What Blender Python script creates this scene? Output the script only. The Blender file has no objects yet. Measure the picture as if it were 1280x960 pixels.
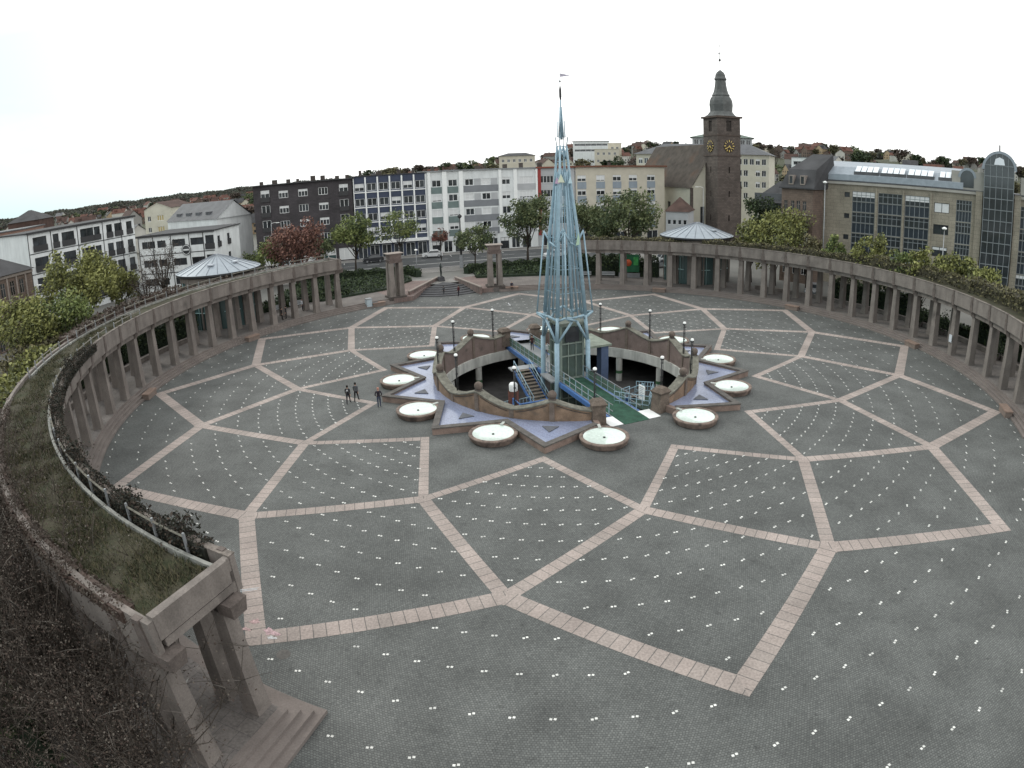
import bpy, math, random
from mathutils import Matrix, Vector
R = math.radians
rnd = random.Random(7)
sc = bpy.context.scene
COL = sc.collection
CAM_D, CAM_H = 58.4717, 19.5751          # the camera stands south of the square, on a tall building
PHI = -79.8228                           # bearing of the first spoke of the paving pattern


# ------------------------------------------------------------------ helpers
def pol(r, a, z=None):
    x, y = r * math.cos(R(a)), r * math.sin(R(a))
    return (x, y) if z is None else (x, y, z)


def ell(r, a):
    """radius r of the colonnade ring (r given along x), slightly longer north-south"""
    f = 43.4 * 44.9 / math.sqrt((44.9 * math.cos(R(a))) ** 2 + (43.4 * math.sin(R(a))) ** 2) / 43.4
    return r * f


def ep(r, a, z=None):
    return pol(ell(r, a), a, z)


def cp(az, d):
    """survey point: bearing az and distance d from the camera's foot"""
    return (d * math.sin(R(az)), d * math.cos(R(az)) - CAM_D)


class MB:
    def __init__(s):
        s.v, s.f, s.m, s.uv, s.sm = [], [], [], {}, []

    def face(s, pts, mi=0, uv=None, smooth=False):
        n = len(s.v)
        s.v += [tuple(p) for p in pts]
        s.f.append(tuple(range(n, n + len(pts))))
        s.m.append(mi)
        s.sm.append(smooth)
        if uv:
            s.uv[len(s.f) - 1] = uv
        return s

    def mesh(s, verts, faces, mi=0, smooth=False):
        n = len(s.v)
        s.v += [tuple(p) for p in verts]
        for f in faces:
            s.f.append(tuple(n + i for i in f))
            s.m.append(mi)
            s.sm.append(smooth)
        return s

    def box(s, x0, x1, y0, y1, z0, z1, mi=0, M=None):
        P = [(x0, y0, z0), (x1, y0, z0), (x1, y1, z0), (x0, y1, z0), (x0, y0, z1), (x1, y0, z1), (x1, y1, z1), (x0, y1, z1)]
        if M is not None:
            P = [tuple(M @ Vector(p)) for p in P]
        return s.mesh(P, [(3, 2, 1, 0), (4, 5, 6, 7), (0, 1, 5, 4), (1, 2, 6, 5), (2, 3, 7, 6), (3, 0, 4, 7)], mi)

    def taper(s, cx, cy, w0, w1, z0, z1, rot=0, mi=0, d0=None, d1=None):
        d0 = d0 or w0
        d1 = d1 or w1
        c, n = math.cos(rot), math.sin(rot)
        P = []
        for (w, d, z) in ((w0, d0, z0), (w1, d1, z1)):
            for (a, b) in ((-1, -1), (1, -1), (1, 1), (-1, 1)):
                x, y = a * w / 2, b * d / 2
                P.append((cx + x * c - y * n, cy + x * n + y * c, z))
        return s.mesh(P, [(3, 2, 1, 0), (4, 5, 6, 7), (0, 1, 5, 4), (1, 2, 6, 5), (2, 3, 7, 6), (3, 0, 4, 7)], mi)

    def prism(s, poly, z0, z1, mi=0, top=None):
        n = len(poly)
        P = [(x, y, z0) for x, y in poly] + [(x, y, z1) for x, y in poly]
        s.mesh(P, [tuple(range(n - 1, -1, -1))] + [(i, (i + 1) % n, n + (i + 1) % n, n + i) for i in range(n)], mi)
        return s.face([(x, y, z1) for x, y in poly], mi if top is None else top)

    def tube(s, pts, r, n=6, mi=0, r1=None, smooth=True):
        pts = [Vector(p) for p in pts]
        k = len(pts)
        rings = []
        for i, p in enumerate(pts):
            d = (pts[min(i + 1, k - 1)] - pts[max(i - 1, 0)]).normalized()
            a = d.orthogonal().normalized() if abs(d.z) > .99 else Vector((-d.y, d.x, 0)).normalized()
            b = d.cross(a)
            rr = r if r1 is None else r + (r1 - r) * i / (k - 1)
            rings.append([p + (a * math.cos(2 * math.pi * j / n) + b * math.sin(2 * math.pi * j / n)) * rr for j in range(n)])
        V = [q for g in rings for q in g]
        F = [(i * n + j, i * n + (j + 1) % n, (i + 1) * n + (j + 1) % n, (i + 1) * n + j) for i in range(k - 1) for j in range(n)]
        F += [tuple(range(n - 1, -1, -1)), tuple(range((k - 1) * n, k * n))]
        return s.mesh(V, F, mi, smooth)

    def lathe(s, prof, n=24, c=(0, 0), mi=0, smooth=True, a0=0., a1=360., rot=0.):
        full = abs(a1 - a0) >= 359.9
        m = n if full else n + 1
        V = [(c[0] + r * math.cos(R(a0 + (a1 - a0) * j / n + rot)), c[1] + r * math.sin(R(a0 + (a1 - a0) * j / n + rot)), z)
             for (r, z) in prof for j in range(m)]
        F = []
        for i in range(len(prof) - 1):
            for j in range(n):
                j2 = (j + 1) % m
                F.append((i * m + j, i * m + j2, (i + 1) * m + j2, (i + 1) * m + j))
        return s.mesh(V, F, mi, smooth)

    def ball(s, c, r, mi=0, n=10, sq=1.):
        return s.lathe([(max(.001, r * math.sin(math.pi * i / 8)), c[2] - r * sq * math.cos(math.pi * i / 8)) for i in range(9)], n, (c[0], c[1]), mi)

    def ring(s, r0, r1, z, a0, a1, n, mi=0, f=pol):
        for i in range(n):
            a, b = a0 + (a1 - a0) * i / n, a0 + (a1 - a0) * (i + 1) / n
            s.face([f(r0, a, z), f(r1, a, z), f(r1, b, z), f(r0, b, z)], mi)
        return s

    def sector(s, r0, r1, z0, z1, a0, a1, n, mi=0, f=pol, top=None):
        """solid slab of an annulus"""
        t = mi if top is None else top
        V = []
        for i in range(n + 1):
            a = a0 + (a1 - a0) * i / n
            V += [f(r0, a, z0), f(r1, a, z0), f(r1, a, z1), f(r0, a, z1)]
        for i in range(n):
            o, p = 4 * i, 4 * i + 4
            s.mesh([V[o + 3], V[o + 2], V[p + 2], V[p + 3]], [(0, 1, 2, 3)], t)
            s.mesh([V[o], V[o + 1], V[p + 1], V[p]], [(3, 2, 1, 0)], mi)
            s.mesh([V[o], V[o + 3], V[p + 3], V[p]], [(0, 1, 2, 3)], mi)
            s.mesh([V[o + 1], V[o + 2], V[p + 2], V[p + 1]], [(3, 2, 1, 0)], mi)
        s.mesh(V[:4], [(0, 1, 2, 3)], mi)
        s.mesh(V[-4:], [(3, 2, 1, 0)], mi)
        return s

    def build(s, name, mats, parent=None, loc=None, rotz=0., data_only=False):
        me = bpy.data.meshes.new(name)
        me.from_pydata(s.v, [], s.f)
        for m in (mats if isinstance(mats, (list, tuple)) else [mats]):
            me.materials.append(m)
        me.polygons.foreach_set('material_index', s.m)
        me.polygons.foreach_set('use_smooth', s.sm)
        if s.uv:
            uvl = me.uv_layers.new(name='UVMap')
            for fi, uv in s.uv.items():
                for li, c in zip(me.polygons[fi].loop_indices, uv):
                    uvl.data[li].uv = c
        me.update()
        if data_only:
            return me
        return link(name, me, parent, loc, rotz)


def link(name, me, parent=None, loc=None, rotz=0.):
    o = bpy.data.objects.new(name, me)
    COL.objects.link(o)
    if parent is not None:
        o.parent = parent
    if loc is not None:
        o.location = loc
    o.rotation_euler.z = rotz
    return o


def tag(o, label, cat, group=None, kind=None):
    if label:
        o['label'] = label
    if cat:
        o['category'] = cat
    if group:
        o['group'] = group
    if kind:
        o['kind'] = kind
    return o


def thing(name, label, cat, loc=(0, 0, 0), rotz=0., group=None):
    return tag(link(name, None, None, loc, rotz), label, cat, group)


def struct(name, mb, mats, kind='structure'):
    o = mb.build(name, mats)
    o['kind'] = kind
    return o


def copy_tree(o, parent=None):
    c = o.copy()
    COL.objects.link(c)
    if parent is not None:
        c.parent = parent
    for ch in list(o.children):
        copy_tree(ch, c)
    return c


# ------------------------------------------------------------------ materials
def nd(nt, t, **k):
    n = nt.nodes.new(t)
    for a, b in k.items():
        setattr(n, a, b)
    return n


MATS = {}


def mat(name, col, rough=.8, var=.25, scale=2., metal=0., bump=0., bscale=30., stain=None, spec=.3, fine=0., streak=0.):
    if name in MATS:
        return MATS[name]
    m = bpy.data.materials.new(name)
    MATS[name] = m
    m.use_nodes = True
    nt = m.node_tree
    b = nt.nodes['Principled BSDF']
    b.inputs['Roughness'].default_value = rough
    b.inputs['Metallic'].default_value = metal
    b.inputs['Specular IOR Level'].default_value = spec
    if var or stain or bump:
        g = nd(nt, 'ShaderNodeNewGeometry')
        n = nd(nt, 'ShaderNodeTexNoise')
        n.inputs['Scale'].default_value = scale
        n.inputs['Detail'].default_value = 6
        nt.links.new(g.outputs['Position'], n.inputs['Vector'])
        r = nd(nt, 'ShaderNodeValToRGB')
        r.color_ramp.elements[0].position = .3
        r.color_ramp.elements[1].position = .7
        r.color_ramp.elements[0].color = tuple(c * (1 - var) for c in col) + (1,)
        r.color_ramp.elements[1].color = tuple(min(1, c * (1 + var)) for c in col) + (1,)
        nt.links.new(n.outputs['Fac'], r.inputs['Fac'])
        out = r.outputs['Color']
        if fine:
            n3 = nd(nt, 'ShaderNodeTexNoise')
            n3.inputs['Scale'].default_value = 14
            n3.inputs['Detail'].default_value = 4
            nt.links.new(g.outputs['Position'], n3.inputs['Vector'])
            mr = nd(nt, 'ShaderNodeMapRange')
            mr.inputs['From Min'].default_value = .3
            mr.inputs['From Max'].default_value = .7
            mr.inputs['To Min'].default_value = 1 - fine
            mr.inputs['To Max'].default_value = 1 + fine
            nt.links.new(n3.outputs['Fac'], mr.inputs['Value'])
            vm = nd(nt, 'ShaderNodeVectorMath', operation='SCALE')
            nt.links.new(out, vm.inputs[0])
            nt.links.new(mr.outputs['Result'], vm.inputs['Scale'])
            out = vm.outputs['Vector']
        if streak:
            mp_ = nd(nt, 'ShaderNodeMapping')
            mp_.inputs['Scale'].default_value = (1.5, 1.5, .22)
            nt.links.new(g.outputs['Position'], mp_.inputs[0])
            n4 = nd(nt, 'ShaderNodeTexNoise')
            n4.inputs['Scale'].default_value = 1.
            n4.inputs['Detail'].default_value = 6
            nt.links.new(mp_.outputs[0], n4.inputs['Vector'])
            mr4 = nd(nt, 'ShaderNodeMapRange')
            mr4.inputs['From Min'].default_value = .42
            mr4.inputs['From Max'].default_value = .68
            mr4.inputs['To Min'].default_value = 1.08
            mr4.inputs['To Max'].default_value = 1 - streak
            nt.links.new(n4.outputs['Fac'], mr4.inputs['Value'])
            vm4 = nd(nt, 'ShaderNodeVectorMath', operation='SCALE')
            nt.links.new(out, vm4.inputs[0])
            nt.links.new(mr4.outputs['Result'], vm4.inputs['Scale'])
            out = vm4.outputs['Vector']
        if stain:
            n2 = nd(nt, 'ShaderNodeTexNoise')
            n2.inputs['Scale'].default_value = stain[1]
            n2.inputs['Detail'].default_value = 8
            nt.links.new(g.outputs['Position'], n2.inputs['Vector'])
            r2 = nd(nt, 'ShaderNodeValToRGB')
            r2.color_ramp.elements[0].position = stain[2]
            r2.color_ramp.elements[1].position = min(1., stain[2] + .18)
            nt.links.new(n2.outputs['Fac'], r2.inputs['Fac'])
            mx = nd(nt, 'ShaderNodeMix', data_type='RGBA')
            mx.inputs['B'].default_value = tuple(stain[0]) + (1,)
            nt.links.new(out, mx.inputs['A'])
            nt.links.new(r2.outputs['Color'], mx.inputs['Factor'])
            out = mx.outputs['Result']
        nt.links.new(out, b.inputs['Base Color'])
        if bump:
            nb = nd(nt, 'ShaderNodeTexNoise')
            nb.inputs['Scale'].default_value = bscale
            nt.links.new(g.outputs['Position'], nb.inputs['Vector'])
            bp = nd(nt, 'ShaderNodeBump')
            bp.inputs['Strength'].default_value = bump
            nt.links.new(nb.outputs['Fac'], bp.inputs['Height'])
            nt.links.new(bp.outputs['Normal'], b.inputs['Normal'])
    else:
        b.inputs['Base Color'].default_value = tuple(col) + (1,)
    return m


def brick_mat(name, c1, c2, mortar, bw, rh, ms, coord='uv', rough=.85, polar=False, big=None, offset=.5, bias=0., spec=.25):
    m = bpy.data.materials.new(name)
    m.use_nodes = True
    nt = m.node_tree
    L = nt.links.new
    b = nt.nodes['Principled BSDF']
    b.inputs['Roughness'].default_value = rough
    b.inputs['Specular IOR Level'].default_value = spec
    br = nd(nt, 'ShaderNodeTexBrick')
    br.offset = offset
    for k, v in (('Color1', c1), ('Color2', c2), ('Mortar', mortar)):
        br.inputs[k].default_value = tuple(v) + (1,)
    br.inputs['Scale'].default_value = 1
    br.inputs['Brick Width'].default_value = bw
    br.inputs['Row Height'].default_value = rh
    br.inputs['Mortar Size'].default_value = ms
    br.inputs['Mortar Smooth'].default_value = .3
    br.inputs['Bias'].default_value = bias
    g = nd(nt, 'ShaderNodeNewGeometry')
    if polar:
        sx = nd(nt, 'ShaderNodeSeparateXYZ')
        L(g.outputs['Position'], sx.inputs[0])

        def mth(op, a, c=None):
            q = nd(nt, 'ShaderNodeMath', operation=op)
            for i, w in enumerate((a, c)):
                if w is None:
                    continue
                if isinstance(w, (int, float)):
                    q.inputs[i].default_value = w
                else:
                    L(w, q.inputs[i])
            return q.outputs[0]
        r = mth('SQRT', mth('ADD', mth('MULTIPLY', sx.outputs[0], sx.outputs[0]), mth('MULTIPLY', sx.outputs[1], sx.outputs[1])))
        a = mth('ARCTAN2', sx.outputs[1], sx.outputs[0])
        wob = nd(nt, 'ShaderNodeTexNoise')
        wob.inputs['Scale'].default_value = .5
        L(g.outputs['Position'], wob.inputs['Vector'])
        rs = mth('ADD', mth('MULTIPLY', mth('FLOOR', mth('DIVIDE', r, 1.65)), 1.65), .8)
        cx = nd(nt, 'ShaderNodeCombineXYZ')
        L(mth('MULTIPLY', a, rs), cx.inputs[0])
        L(mth('ADD', r, mth('MULTIPLY', wob.outputs['Fac'], .22)), cx.inputs[1])
        L(cx.outputs[0], br.inputs['Vector'])
    elif coord == 'uv':
        u = nd(nt, 'ShaderNodeUVMap')
        L(u.outputs['UV'], br.inputs['Vector'])
    else:                                  # facade: object space, x along and z up
        tc = nd(nt, 'ShaderNodeTexCoord')
        sx = nd(nt, 'ShaderNodeSeparateXYZ')
        cx = nd(nt, 'ShaderNodeCombineXYZ')
        L(tc.outputs['Object'], sx.inputs[0])
        ad = nd(nt, 'ShaderNodeMath', operation='ADD')
        L(sx.outputs[0], ad.inputs[0])
        L(sx.outputs[1], ad.inputs[1])
        L(ad.outputs[0], cx.inputs[0])
        L(sx.outputs[2], cx.inputs[1])
        L(cx.outputs[0], br.inputs['Vector'])
    n = nd(nt, 'ShaderNodeTexNoise')
    n.inputs['Scale'].default_value = .35
    n.inputs['Detail'].default_value = 7
    L(g.outputs['Position'], n.inputs['Vector'])
    n2 = nd(nt, 'ShaderNodeTexNoise')
    n2.inputs['Scale'].default_value = 9
    n2.inputs['Detail'].default_value = 5
    L(g.outputs['Position'], n2.inputs['Vector'])
    mr = nd(nt, 'ShaderNodeMapRange')
    mr.inputs['From Min'].default_value = .3
    mr.inputs['From Max'].default_value = .7
    mr.inputs['To Min'].default_value = .80
    mr.inputs['To Max'].default_value = 1.20
    L(n.outputs['Fac'], mr.inputs['Value'])
    mr2 = nd(nt, 'ShaderNodeMapRange')
    mr2.inputs['From Min'].default_value = .3
    mr2.inputs['From Max'].default_value = .7
    mr2.inputs['To Min'].default_value = .8
    mr2.inputs['To Max'].default_value = 1.2
    L(n2.outputs['Fac'], mr2.inputs['Value'])
    mu = nd(nt, 'ShaderNodeMath', operation='MULTIPLY')
    L(mr.outputs[0], mu.inputs[0])
    L(mr2.outputs[0], mu.inputs[1])
    if polar:
        for sc_, lo, hi, amt in ((.11, .46, .60, .90), (2.3, .63, .70, .78), (.9, .58, .66, .92)):
            n5 = nd(nt, 'ShaderNodeTexNoise')
            n5.inputs['Scale'].default_value = sc_
            n5.inputs['Detail'].default_value = 5
            L(g.outputs['Position'], n5.inputs['Vector'])
            m5 = nd(nt, 'ShaderNodeMapRange')
            m5.inputs['From Min'].default_value = lo
            m5.inputs['From Max'].default_value = hi
            m5.inputs['To Min'].default_value = 1.03
            m5.inputs['To Max'].default_value = amt
            L(n5.outputs['Fac'], m5.inputs['Value'])
            u5 = nd(nt, 'ShaderNodeMath', operation='MULTIPLY')
            L(mu.outputs[0], u5.inputs[0])
            L(m5.outputs[0], u5.inputs[1])
            mu = u5
    vm = nd(nt, 'ShaderNodeVectorMath', operation='SCALE')
    L(br.outputs['Color'], vm.inputs[0])
    L(mu.outputs[0], vm.inputs['Scale'])
    L(vm.outputs['Vector'], b.inputs['Base Color'])
    MATS[name] = m
    return m


cobble = brick_mat('cobbles', (.123, .128, .122), (.085, .090, .087), (.059, .061, .059), .125, .11, .016, polar=True, rough=.75, spec=.3)
flag = brick_mat('pink_flagstones', (.325, .275, .25), (.262, .228, .208), (.12, .112, .105), .62, 1.0, .024)
plat = brick_mat('platform_slabs', (.150, .135, .125), (.135, .122, .115), (.10, .092, .088), .8, .8, .02, polar=True)
redpave = brick_mat('reddish_paving', (.19, .135, .12), (.155, .12, .11), (.1, .09, .085), .3, .3, .02, polar=True)
stone = mat('pink_sandstone', (.180, .158, .143), .9, .16, .8, stain=((.085, .075, .068), .55, .60), fine=.16, streak=.20)
stone_lt = mat('pale_sandstone', (.25, .215, .192), .9, .14, 1.2, fine=.1)
stone_dk = mat('dark_weathered_stone', (.072, .062, .056), .95, .3, 2.5, fine=.2)
orange_st = mat('orange_stained_stone', (.205, .142, .098), .9, .3, 1.1, stain=((.12, .095, .075), 1.6, .55), fine=.15)
coping = mat('lichen_coping', (.155, .15, .125), .95, .3, 2.2, fine=.2)
redblock = mat('red_sandstone_block', (.18, .142, .122), .9, .15, 2, fine=.1)
white_conc = mat('white_concrete', (.46, .46, .43), .85, .1, 1., stain=((.30, .29, .27), 1.2, .62), streak=.25)
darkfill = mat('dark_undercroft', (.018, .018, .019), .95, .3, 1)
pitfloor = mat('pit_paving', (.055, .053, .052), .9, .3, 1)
blue = mat('light_blue_steel', (.27, .385, .455), .45, .12, 3, fine=.05)
blue_dk = mat('strong_blue_steel', (.06, .14, .33), .45, .12, 3)
green_mat = mat('green_carpet', (.026, .072, .048), .95, .3, 1.5, fine=.2)
whitep = mat('white_paint', (.78, .79, .78), .6, .04, 2)
lav = brick_mat('lavender_basin_tiles', (.240, .270, .375), (.215, .245, .345), (.165, .19, .28), .6, .6, .02, coord='xyz', rough=.18, spec=.6)
dish = mat('pale_mosaic_dish', (.58, .66, .61), .12, .12, 5, spec=.7)
dark_metal = mat('dark_metal', (.040, .040, .042), .5, .1, 5)
grey_metal = mat('grey_metal', (.27, .28, .29), .45, .1, 3, metal=.3)
zinc = mat('zinc_sheet', (.27, .305, .34), .42, .10, 1.5, metal=.15, fine=.06)
white_glow = mat('opal_globe', (.82, .82, .8), .3, .02, 2)
stud_m = mat('white_marble', (.60, .60, .57), .5, .36, 1.7)
asphalt = mat('asphalt', (.085, .088, .090), .9, .18, .3, fine=.1)
pavement_m = brick_mat('pavement_slabs', (.21, .20, .19), (.18, .175, .165), (.12, .115, .11), .5, .5, .02, polar=True)
kerb_m = mat('kerb_stone', (.33, .32, .31), .9, .1, 1)
roadpaint = mat('road_paint', (.62, .62, .60), .8, .1, 3)
grassm = mat('grass_blades', (.052, .055, .030), .95, .35, 1.5)
roofgrass = mat('roof_turf', (.050, .046, .030), 1., .3, .45, stain=((.036, .042, .022), .8, .5), bump=.9, bscale=9, fine=.35)
hillgrass = mat('hill_ground', (.07, .085, .045), 1., .3, .02)
glass = mat('window_glass', (.035, .040, .045), .08, .75, .45, spec=.7)  # uneven tone in the colour stands in for varied reflections in the panes
teal_frame = mat('pale_teal_frame', (.30, .45, .45), .5, .05, 3)
teal_glass = mat('teal_glass', (.05, .085, .085), .08, 0, 1, spec=.8)
frame_w = mat('white_window_frame', (.72, .73, .73), .5, .03, 4)
blind = mat('white_blind', (.62, .63, .63), .6, .04, 4)


def leafmat(name, col, tr=.35):
    m = mat(name, col, .75, .22, .9, fine=.2)
    return m


LEAF = dict(
    fresh=[leafmat('leaf_fresh', (0.132, 0.167, 0.055)), leafmat('leaf_fresh_light', (0.197, 0.224, 0.080)), leafmat('leaf_fresh_dark', (0.066, 0.089, 0.041))],
    mid=[leafmat('leaf_mid', (0.105, 0.130, 0.061)), leafmat('leaf_mid_light', (0.162, 0.186, 0.087)), leafmat('leaf_mid_dark', (0.054, 0.077, 0.039))],
    yellow=[leafmat('leaf_yellow', (0.176, 0.185, 0.061)), leafmat('leaf_yellow_light', (0.243, 0.248, 0.088)), leafmat('leaf_yellow_dark', (0.088, 0.097, 0.042))],
    dark=[leafmat('leaf_dark', (0.034, 0.050, 0.024)), leafmat('leaf_dark_light', (0.054, 0.078, 0.031)), leafmat('leaf_dark_dark', (0.019, 0.031, 0.017))],
    red=[leafmat('leaf_copper', (0.145, 0.072, 0.058)), leafmat('leaf_copper_light', (0.206, 0.108, 0.080)), leafmat('leaf_copper_dark', (0.074, 0.041, 0.036))],
    twig=[leafmat('twig_brown', (.060, .045, .034)), leafmat('twig_grey', (.10, .085, .070)), leafmat('twig_red', (.062, .042, .034))],
    olive=[leafmat('leaf_olive', (0.108, 0.102, 0.054)), leafmat('leaf_olive_light', (0.168, 0.150, 0.078)), leafmat('leaf_olive_dark', (0.060, 0.055, 0.036))],
)
LEAF['hedge'] = [leafmat('hedge_dark', (.030, .032, .022)), leafmat('hedge_brown', (.055, .040, .030)), leafmat('hedge_deep', (.018, .019, .015))]
bark = mat('bark', (.055, .045, .037), .95, .3, 3, bump=.5, bscale=20)

# ------------------------------------------------------------------ world, sun, camera
w = bpy.data.worlds.new('World')
sc.world = w
w.use_nodes = True
nt = w.node_tree
bg = nt.nodes['Background']
sky = nd(nt, 'ShaderNodeTexSky', sky_type='NISHITA')
sky.sun_disc = False
sky.sun_elevation = R(38)
sky.sun_rotation = R(-60)
sky.air_density = 1.5
sky.dust_density = 4
sk = nd(nt, 'ShaderNodeVectorMath', operation='SCALE')
sk.inputs['Scale'].default_value = .10
nt.links.new(sky.outputs[0], sk.inputs[0])
tcw = nd(nt, 'ShaderNodeTexCoord')
mp = nd(nt, 'ShaderNodeMapping')
mp.inputs['Scale'].default_value = (1.1, 1.1, 3.4)
nt.links.new(tcw.outputs['Generated'], mp.inputs[0])
cn = nd(nt, 'ShaderNodeTexNoise')
cn.inputs['Scale'].default_value = 1.6
cn.inputs['Detail'].default_value = 5
nt.links.new(mp.outputs[0], cn.inputs['Vector'])
cr = nd(nt, 'ShaderNodeValToRGB')
cr.color_ramp.elements[0].position = .36
cr.color_ramp.elements[0].color = (.80, .80, .80, 1)
cr.color_ramp.elements[1].position = .56
cr.color_ramp.elements[1].color = (.97, .97, .97, 1)
nt.links.new(cn.outputs['Fac'], cr.inputs['Fac'])
sxw = nd(nt, 'ShaderNodeSeparateXYZ')
nt.links.new(tcw.outputs['Generated'], sxw.inputs[0])
mrw = nd(nt, 'ShaderNodeMapRange', interpolation_type='SMOOTHSTEP')
mrw.inputs['From Min'].default_value = -.30
mrw.inputs['From Max'].default_value = -.85
nt.links.new(sxw.outputs[0], mrw.inputs['Value'])
ctint = nd(nt, 'ShaderNodeMix', data_type='RGBA')
ctint.inputs['A'].default_value = (1.0, 1.01, 1.0, 1)
ctint.inputs['B'].default_value = (.50, .66, .69, 1)
nt.links.new(mrw.outputs[0], ctint.inputs['Factor'])
mx = nd(nt, 'ShaderNodeMix', data_type='RGBA')
nt.links.new(ctint.outputs['Result'], mx.inputs['B'])      # the closed cloud deck, thinner towards the left
nt.links.new(cr.outputs['Color'], mx.inputs['Factor'])
nt.links.new(sk.outputs['Vector'], mx.inputs['A'])
nt.links.new(mx.outputs['Result'], bg.inputs['Color'])
bg.inputs['Strength'].default_value = 1.0

sun = bpy.data.lights.new('sun', 'SUN')
sun.energy = .7
sun.angle = R(14)
sun.color = (1, .96, .9)
so = link('sun', sun)
sdir = Vector((math.sin(R(-60)) * math.cos(R(38)), math.cos(R(-60)) * math.cos(R(38)), math.sin(R(38))))
so.rotation_euler = sdir.to_track_quat('Z', 'Y').to_euler()

cd = bpy.data.cameras.new('camera')
cam = link('camera', cd)
sc.camera = cam
yaw, pitch, roll = -.0767276, .239828, -.029936
f = Vector((math.sin(yaw) * math.cos(pitch), math.cos(yaw) * math.cos(pitch), -math.sin(pitch)))
r = Vector((math.cos(yaw), -math.sin(yaw), 0))
u = r.cross(f)
r2 = math.cos(roll) * r + math.sin(roll) * u
u2 = -math.sin(roll) * r + math.cos(roll) * u
cam.matrix_world = Matrix(((r2.x, u2.x, -f.x, 0), (r2.y, u2.y, -f.y, -CAM_D), (r2.z, u2.z, -f.z, CAM_H), (0, 0, 0, 1)))
cd.type = 'PANO'                                   # the wide webcam lens is an equidistant fisheye
cd.panorama_type = 'FISHEYE_LENS_POLYNOMIAL'
cd.sensor_width = 36
cd.sensor_fit = 'HORIZONTAL'
cd.fisheye_fov = math.pi
cd.fisheye_polynomial_k0 = 0
cd.fisheye_polynomial_k1 = -(1280 / 36) / 797.03
cd.fisheye_polynomial_k2 = 0
cd.fisheye_polynomial_k3 = 0
cd.fisheye_polynomial_k4 = 0
cd.shift_x = -(646.8 - 640) / 1280
cd.shift_y = (402.9 - 480) / 960
cd.clip_start = .1
cd.clip_end = 6000
sc.view_settings.view_transform = 'Standard'
sc.view_settings.look = 'None'
sc.view_settings.gamma = 1
sc.view_settings.exposure = .68
sc.render.engine = 'CYCLES'
sc.cycles.max_bounces = 5
sc.cycles.diffuse_bounces = 3
sc.cycles.glossy_bounces = 2
sc.cycles.transmission_bounces = 2
sc.cycles.use_denoising = True

# ------------------------------------------------------------------ ground
PZ = .7                                             # the level of the streets and the colonnade floor
mb = MB()
mb.ring(12.3, 43.5, 0, 0, 360, 180)
mb.ring(43.5, 62, 0, -106, -24, 41)               # open side towards the camera
mb.ring(43.5, 58, 0, 100, 130, 15)                  # under the fan of steps
struct('plaza_paving', mb, cobble)

SEG = [('A', 'B', .64), ('B', 'C', .82), ('C', 'D', 1.02)]
RAD = dict(A=18.55, B=25.97, C=34.04, D=41.)


def node(t, k):
    return RAD[t], PHI + 30 * k + (15 if t in 'AC' else 0)


mb = MB()
for lv, (t0, t1, wd) in enumerate(SEG):
    for k in range(12):
        for sd in (0, 1):
            ra, aa = node(t0, k)
            aa2 = aa + (15 if sd else -15)
            rb = RAD[t1]
            P, Q = Vector(pol(ra, aa)), Vector(pol(rb, aa2))
            d = (Q - P).normalized()
            n = Vector((-d.y, d.x))
            # cut both ends on the radial line through each node, so that mirror pairs mitre
            pts = []
            for off in (-wd / 2, wd / 2):
                for (C0) in (P, Q):
                    rd = C0.normalized()
                    O = P + n * off
                    den = d.x * rd.y - d.y * rd.x
                    tt = -(O.x * rd.y - O.y * rd.x) / den
                    pts.append(O + d * tt)
            a0, a1, b0, b1 = pts
            z = .004 + .003 * lv
            uv = [((p - P).dot(d) + k * .37 + sd * .2, ((p - P).dot(n) + wd / 2) / wd * .96 + .02) for p in (a0, a1, b1, b0)]
            if uv:
                mb.face([(a0.x, a0.y, z), (a1.x, a1.y, z), (b1.x, b1.y, z), (b0.x, b0.y, z)], 0, uv)
struct('paving_bands', mb, flag)

# chalk drawings, a white line and a manhole near the colonnade end
rc = random.Random(2)
for (x, y, r_, cn_, cc_, lb_) in ((-14.56, -37.42, .26, 'pink', (.38, .27, .265), 'pink chalk blotch on the pink stone band, upper one'), (-14.68, -38.07, .2, 'pink', (.38, .27, .265), 'small pink chalk blotch on the stone band below the upper one'),
                             (-13.32, -38.08, .42, 'rose', (.38, .27, .28), 'large rose chalk drawing on the stone band corner'), (-13.20, -38.38, .24, 'white', (.46, .46, .46), 'white chalk mark in front of the rose chalk drawing')):
    m = MB()
    for q in range(3):
        ox, oy, ph = rc.gauss(0, .3) * r_, rc.gauss(0, .3) * r_, rc.random() * 6
        m.face([(x + ox + r_ * (.6 + .25 * math.sin(3 * t_ + ph)) * math.cos(t_), y + oy + r_ * .7 * (.6 + .25 * math.sin(2 * t_ + ph)) * math.sin(t_), .016 + .002 * q) for t_ in [i * math.pi / 8 for i in range(16)]])
    tag(m.build('chalk_mark', mat('chalk_' + cn_, cc_, .95, .35, 6, fine=.3)), lb_, 'chalk drawing', 'chalk marks on the stone band')
m = MB()
d_ = (Vector((-15.44, -34.97)) - Vector((-16.36, -35.39)))
for o_ in (0, .14):
    A_, B_ = Vector((-16.36, -35.39 + o_)), Vector((-15.44, -34.97 + o_))
    m.face([(A_.x, A_.y, .017), (B_.x, B_.y, .017), (B_.x, B_.y + .06, .017), (A_.x, A_.y + .06, .017)])
tag(m.build('chalk_line', mat('chalk_pale', (.42, .44, .46), .9, .2, 5)), 'pale double line drawn across the stone band near the colonnade end', 'chalk line')
m = MB()
m.ring(.0, .34, .006, 0, 360, 20)
mo = m.build('manhole_cover', mat('iron_cover', (.085, .08, .074), .7, .3, 6))
mo.location = (-12.20, -39.34, 0)
tag(mo, 'round iron manhole cover in the cobbles by the near colonnade steps', 'manhole cover')
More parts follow.
